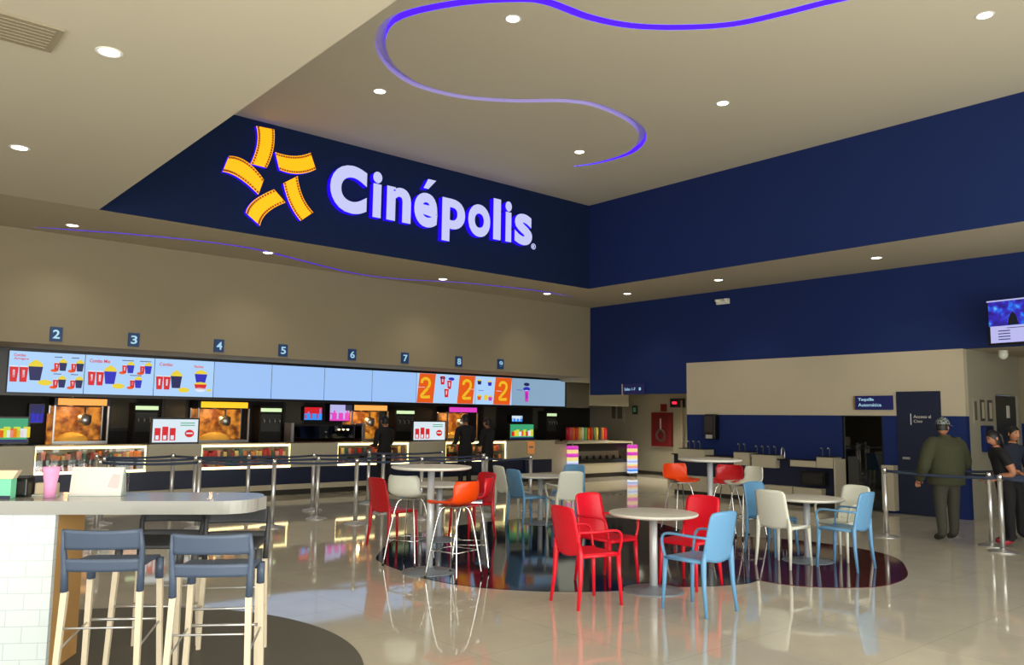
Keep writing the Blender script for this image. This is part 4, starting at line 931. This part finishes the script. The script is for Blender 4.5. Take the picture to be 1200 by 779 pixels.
# television
a = onx(1162, 358, 14.4); t = thing('television', 'wall television glowing blue above the recess at right', 'television', (14.3, 4.88, 3.25), R(-8))
obj('bezel', G().box(-.02, .05, -1.15, 0.0, -.365, .365), 'black', t)
TVM = bpy.data.materials.new('lit_television_picture'); TVM.use_nodes = True; n = TVM.node_tree.nodes; l = TVM.node_tree.links; b = n['Principled BSDF']; b.inputs['Base Color'].default_value = (0.01,0.01,0.02,1)
tc = n.new('ShaderNodeTexCoord'); ns = n.new('ShaderNodeTexNoise'); ns.inputs['Scale'].default_value = 9; ns.inputs['Detail'].default_value = 5; cr = n.new('ShaderNodeValToRGB')
for i_, (ps, c) in enumerate(((.3, (20, 10, 90)), (.48, (50, 30, 190)), (.58, (20, 110, 235)), (.75, (120, 210, 255)))):
    e = cr.color_ramp.elements[i_] if i_ < 2 else cr.color_ramp.elements.new(ps); e.position = ps; e.color = lin(c)
l.new(tc.outputs['Object'], ns.inputs['Vector']); l.new(ns.outputs['Fac'], cr.inputs[0]); l.new(cr.outputs[0], b.inputs['Emission Color']); b.inputs['Emission Strength'].default_value = 1.0
obj('picture', G().box(-.026, -.0205, -1.12, -.03, -.06, .33), TVM, t)
g = G().box(-.026, -.0205, -1.12, -.05, -.33, -.062, 0)
for i in range(4): g.box(-.029, -.0265, -.35, -.17, -.15-i*.045, -.135-i*.045, 1)
g.box(-.029, -.0265, -.7, -.3, -.105, -.095, 1); obj('caption_area', g, ['e_lav', 'e_navy'], t)
g = G().prism([(-.48,-.055),(-.32,-.055),(-.34,.06),(-.37,.12),(-.4,.15),(-.43,.12),(-.46,.06)], lambda a, b: (-.0265, a, b), lambda a, b: (-.029, a, b)); obj('dark_silhouette', g, 'e_black', t)
g = G().box(-.027, -.0205, -1.14, -.01, .334, .355); obj('pale_header_bar', g, 'e_lav', t)
obj('wall_arm', G().tube([(.05, -.55, 0), (.72, -.45, 0)], .03, 8), 'black', t)

# ------------------------------------------------------------------ people
def person(name_label, x, y, deg, H, bulk, arms, top, trou, shoe, head_dir=0, lean=0.0, sleeve=1.0, legs=None, hairstyle='short', cap=False, head_down=0.0, jacket=0):
    t = thing('person', name_label, 'person', (x, y, 0), R(deg))
    V = []; E = []; RR = []
    def v(p, r): V.append((p[0]*H, p[1]*H, p[2]*H)); RR.append((r[0]*H, r[1]*H) if isinstance(r, tuple) else (r*H, r*H)); return len(V)-1
    def e(a, b): E.append((a, b))
    k = bulk
    pel = v((0,0,.515), (.075*k, .062*k)); sp = v((0,lean*.3,.60), (.078*k, .062*k)); ch = v((0,lean*.7,.70), (.088*k, .066*k)); up = v((0,lean*.95,.775), (.075*k, .055*k)); nk = v((0,lean*1.1,.84), .032); hb = v((0,lean*1.2+.008,.865), .034)
    e(pel,sp); e(sp,ch); e(ch,up); e(up,nk); e(nk,hb)
    legs = legs or {1: (0,0), -1: (0,0)}
    for s in (1,-1):
        kx, ky = legs[s]
        h = v((s*.052*k, 0, .475), .054*k); kn = v((s*.056*k, ky*.4+.008, .27), .038*k); an = v((s*.058*k, ky, .056), .031*k); to = v((s*.065*k, ky+.085, .024), .023)
        e(pel,h); e(h,kn); e(kn,an); e(an,to)
        el, wr = arms[s]
        sh = v((s*.105*k, lean*.9, .795), .040*k); el_ = v(el, .031*(.5+.5*k)); wr_ = v(wr, .022); e(up,sh); e(sh,el_); e(el_,wr_)
    me = bpy.data.meshes.new('b'); me.from_pydata(V, E, []); o = bpy.data.objects.new('b', me); COL.objects.link(o)
    md = o.modifiers.new('s', 'SKIN'); sub = o.modifiers.new('u', 'SUBSURF'); sub.levels = 2; sub.render_levels = 2
    for i, sv in enumerate(me.skin_vertices[0].data): sv.radius = RR[i]; sv.use_root = (i == 0)
    dg = bpy.context.evaluated_depsgraph_get(); m2 = bpy.data.meshes.new_from_object(o.evaluated_get(dg)); bpy.data.objects.remove(o)
    g = G(); g.v = [vv.co.copy() for vv in m2.vertices]
    SH = {s: Vector((s*.105*k*H, lean*.9*H, .795*H)) for s in (1,-1)}
    EL = {s: Vector(arms[s][0])*H for s in (1,-1)}; WR = {s: Vector(arms[s][1])*H for s in (1,-1)}
    def dseg(p, a, b): ab = b-a; q = max(0, min(1, (p-a).dot(ab)/ab.length_squared)); return (p-(a+ab*q)).length, q
    for p in m2.polygons:
        c = p.center; m = 0
        if c.z < .05*H: m = 2
        elif c.z < .50*H: m = 1
        if c.z > .845*H and Vector((c.x, c.y - lean*1.1*H)).length < .055*H: m = 3
        for s in (1,-1):
            d1, q1 = dseg(c, SH[s], EL[s]); d2, q2 = dseg(c, EL[s], WR[s])
            if min(d1, d2) < .045*H and abs(c.x) > .09*k*H or d2 < .04*H:
                if d2 < d1: m = 0 if sleeve > .9 and q2 < .9 else 3
                else: m = 0 if q1 < max(sleeve, .35)*1.01 else 3
        g.face(tuple(p.vertices), m, True)
    if jacket:
        gj = G(); nn = 24; secs = [(.455,.100,.082),(.47,.104,.086),(.56,.104,.086),(.66,.108,.084),(.74,.112,.080),(.785,.108,.070),(.815,.088,.056),(.838,.055,.046),(.862,.040,.040)]
        for zz, a_, b_ in secs:
            kk = jacket if zz < .8 else lerp(jacket, 1.0, min(1, (zz-.8)/.05)); ly = lean*min(1.1, (zz-.5)*3.2) if zz > .5 else 0
            for i in range(nn):
                th = 2*math.pi*i/nn; wr = 1+.018*math.sin(5*th+zz*40); gj.v.append(Vector((a_*kk*math.cos(th)*wr, b_*kk*math.sin(th)*wr+ly, zz))*H)
        for j in range(len(secs)-1):
            for i in range(nn): gj.face((j*nn+i, j*nn+(i+1)%nn, (j+1)*nn+(i+1)%nn, (j+1)*nn+i), 0, True)
        gj.face(list(range(nn))[::-1])
        for s in (1,-1):
            s0 = Vector((s*.09*jacket*H, lean*.9*H, .79*H)); e_, w_2 = EL[s], WR[s]; gj.tube(catmull([s0-Vector((s*.03*H,0,-.005*H)), s0, s0.lerp(e_, .5)+Vector((s*.008*H,0,0)), e_, e_.lerp(w_2, .5), w_2], k=3), [.05*H]*4+[.055*H]*3+[.05*H]*3+[.046*H]*3+[.038*H]*3, 12)
        obj('jacket', gj, top, t, fix=False)
    # head, kept in the same mesh
    hc = Vector((0, (lean*1.2+.016)*H, .925*H)); hd = R(head_dir)
    def hp(x_, y_, z_):
        y2 = y_*math.cos(head_down) - z_*math.sin(head_down)*-1*0 + 0; 
        q_ = Vector((x_, y_, z_)); q_.rotate(Matrix.Rotation(-head_down, 3, 'X')); q_.rotate(Matrix.Rotation(hd, 3, 'Z')); return hc + q_*H
    b0 = len(g.v); n1, n2 = 20, 14
    for j in range(n2+1):
        ph = math.pi*j/n2
        for i in range(n1):
            th = 2*math.pi*i/n1; sx_, sy_, cz = math.sin(ph)*math.cos(th), math.sin(ph)*math.sin(th), -math.cos(ph)
            jaw = 1-.25*max(0, -cz)**1.5
            X_ = .044*sx_*jaw; Y_ = .055*sy_*(1-.18*max(0, -cz)*(sy_ < 0)); Z_ = .066*cz
            if sy_ > .75 and abs(sx_) < .22 and -.45 < cz < .1: Y_ += .012*(1-abs(sx_)/.22)*(1-(cz+.25)/.35*.8 if cz > -.25 else 1)
            if sy_ > .7 and abs(cz-.1) < .12 and .2 < abs(sx_) < .6: Y_ -= .004
            g.v.append(hp(X_, Y_, Z_))
    for j in range(n2):
        for i in range(n1): g.face((b0+j*n1+i, b0+j*n1+(i+1)%n1, b0+(j+1)*n1+(i+1)%n1, b0+(j+1)*n1+i), 3, True)
    def blob(x_, y_, z_, rx, ry, rz, m):
        gg = G().ball((0,0,0), rx*H, ry*H, rz*H, 8, nz=6); b1_ = len(g.v); c_ = hp(x_, y_, z_)
        for vv in gg.v: g.v.append(c_+vv)
        for f_ in gg.f: g.face([b1_+q for q in f_], m, True)
    for s in (1,-1): blob(s*.045, -.002, -.005, .006, .010, .017, 3); blob(s*.017, .0505, .006, .0065, .004, .0035, 4); blob(s*.017, .0495, .017, .009, .003, .0025, 4)
    blob(0, .051, -.036, .013, .004, .004, 5)
    # hands
    for s in (1,-1):
        d = (WR[s]-EL[s]).normalized(); side = d.cross(Vector((0,0,1))); side = side.normalized() if side.length > .2 else Vector((1,0,0)); nrm = side.cross(d).normalized()
        w0 = WR[s]; pal = w0 + d*.045*H; g.tube([w0-d*.01*H, w0+d*.02*H, pal], [.017*H, .022*H, .02*H], 8, 3, flat=.9)
        for f_ in range(4):
            o0 = pal + side*((f_-1.5)*.0105*H); L_ = (.026, .032, .030, .024)[f_]*H; g.tube([o0-d*.012*H, o0+d*L_*.5, o0+d*L_*.9-nrm*.008*H, o0+d*L_-nrm*.02*H], [.0058*H, .0056*H, .005*H, .0042*H], 6, 3)
        o0 = w0+d*.012*H-side*s*.016*H; g.tube([o0, o0+d*.018*H-side*s*.016*H, o0+d*.036*H-side*s*.018*H-nrm*.006*H], [.0075*H, .0065*H, .005*H], 6, 3)
    body = obj('body', g, [top, trou, shoe, 'skin', 'hair', 'redbox'], t, fix=False)
    # hair shell or cap
    gh = G(); n1 = 20
    lowf = (-.4 if cap else -.6) if hairstyle == 'short' else -.92
    for j in range(9):
        for i in range(n1):
            th = 2*math.pi*i/n1; frontness = max(0, math.sin(th)); lim = lerp(lowf, .45, frontness**.6)
            cz = lerp(1, lim, j/8); rr = math.sqrt(max(0, 1-cz*cz)) if cz > 0 else math.sqrt(1-(cz*(.85 if hairstyle == 'short' else .5))**2); rr = max(rr, .001)
            gh.v.append(hp(.0485*rr*math.cos(th), .0605*rr*math.sin(th)-.003, .071*cz))
    for j in range(8):
        for i in range(n1): gh.face((j*n1+i, j*n1+(i+1)%n1, (j+1)*n1+(i+1)%n1, (j+1)*n1+i), 0, True)
    obj('hair', gh, 'hair', t)
    if hairstyle == 'tail':
        P = [hp(0, -.05, .03), hp(0, -.075, .0), hp(.0, -.075, -.06), hp(0, -.06, -.11)]; obj('ponytail', G().tube(P, [.018*H, .024*H, .02*H, .006*H], 10), 'hair', t)
    if cap:
        gc = G()
        for j in range(7):
            for i in range(n1):
                th = 2*math.pi*i/n1; cz = lerp(1, .18, j/6); rr = max(.001, math.sqrt(1-cz*cz)); gc.v.append(hp(.053*rr*math.cos(th), .066*rr*math.sin(th), .008+.076*cz))
        for j in range(6):
            for i in range(n1): gc.face((j*n1+i, j*n1+(i+1)%n1, (j+1)*n1+(i+1)%n1, (j+1)*n1+i), 0, True)
        cm = mat('camouflage_cloth', (70, 74, 72), .9, nscale=26, noise=.9); rmp = cm.node_tree.nodes.new('ShaderNodeValToRGB'); rmp.color_ramp.interpolation = 'CONSTANT'
        for i_, (ps_, c_) in enumerate(((0, (40, 46, 44)), (.47, (150, 160, 164)), (.54, (84, 92, 80)))):
            e_ = rmp.color_ramp.elements[i_] if i_ < 2 else rmp.color_ramp.elements.new(ps_); e_.position = ps_; e_.color = lin(c_)
        tn = [q_ for q_ in cm.node_tree.nodes if q_.type == 'TEX_NOISE'][0]; cm.node_tree.links.new(tn.outputs['Fac'], rmp.inputs[0]); cm.node_tree.links.new(rmp.outputs[0], cm.node_tree.nodes['Principled BSDF'].inputs['Base Color']); cp = obj('cap', gc, cm, t)
        gb = G().sheet(lambda u, v_: hp((u-.5)*.085*(1-.25*v_*v_), .052+.055*v_*(1-(2*u-1)**2*.35), .022-.008*v_-.01*(2*u-1)**2), 8, 5, .004); obj('brim', gb, cm, cp)
    return t
person('person in an olive jacket and camouflage cap standing with back turned', 12.12, 4.76, -28, 1.71, 1.22, {1: ((.215,.03,.62),(.14,.16,.57)), -1: ((-.215,-.01,.61),(-.19,.08,.50))}, 'olive', 'greytr', 'shoe', head_dir=-75, cap=True, jacket=1.42, legs={1: (0,.02), -1: (0,-.02)})
person('person in black short sleeved top with black hair and red shoes', 12.40, 4.10, 38, 1.56, 1.12, {1: ((.14,.0,.62),(.10,.12,.58)), -1: ((-.13,-.02,.62),(-.08,.12,.57))}, 'blackcl', 'blackcl', 'redshoe', head_dir=18, lean=.06, sleeve=.5, hairstyle='tail', head_down=.3)
person('person with short black hair in dark blue at the right edge, facing left', 13.1, 4.25, 150, 1.62, 1.0, {1: ((.14,.02,.62),(.10,.14,.6)), -1: ((-.14,.02,.62),(-.09,.14,.6))}, 'darkblue', 'blackcl', 'shoe', head_dir=0, lean=.02)
for px, Y, lb, dg_, H in ((450, 15.2, 'leftmost dark clothed person at the concession counter', 10, 1.66), (545, 15.15, 'dark clothed person at the counter before the pink headed popcorn machine', -5, 1.72), (571, 15.0, 'dark clothed person with back turned, nearest the till at right', 15, 1.64)):
    x = ony(px, 540, Y).x
    person(lb, x, Y, dg_, H, 1.12, {1: ((.14,.03,.62),(.11,.15,.63)), -1: ((-.14,.02,.61),(-.1,.13,.6))}, 'blackcl', 'blackcl', 'shoe')
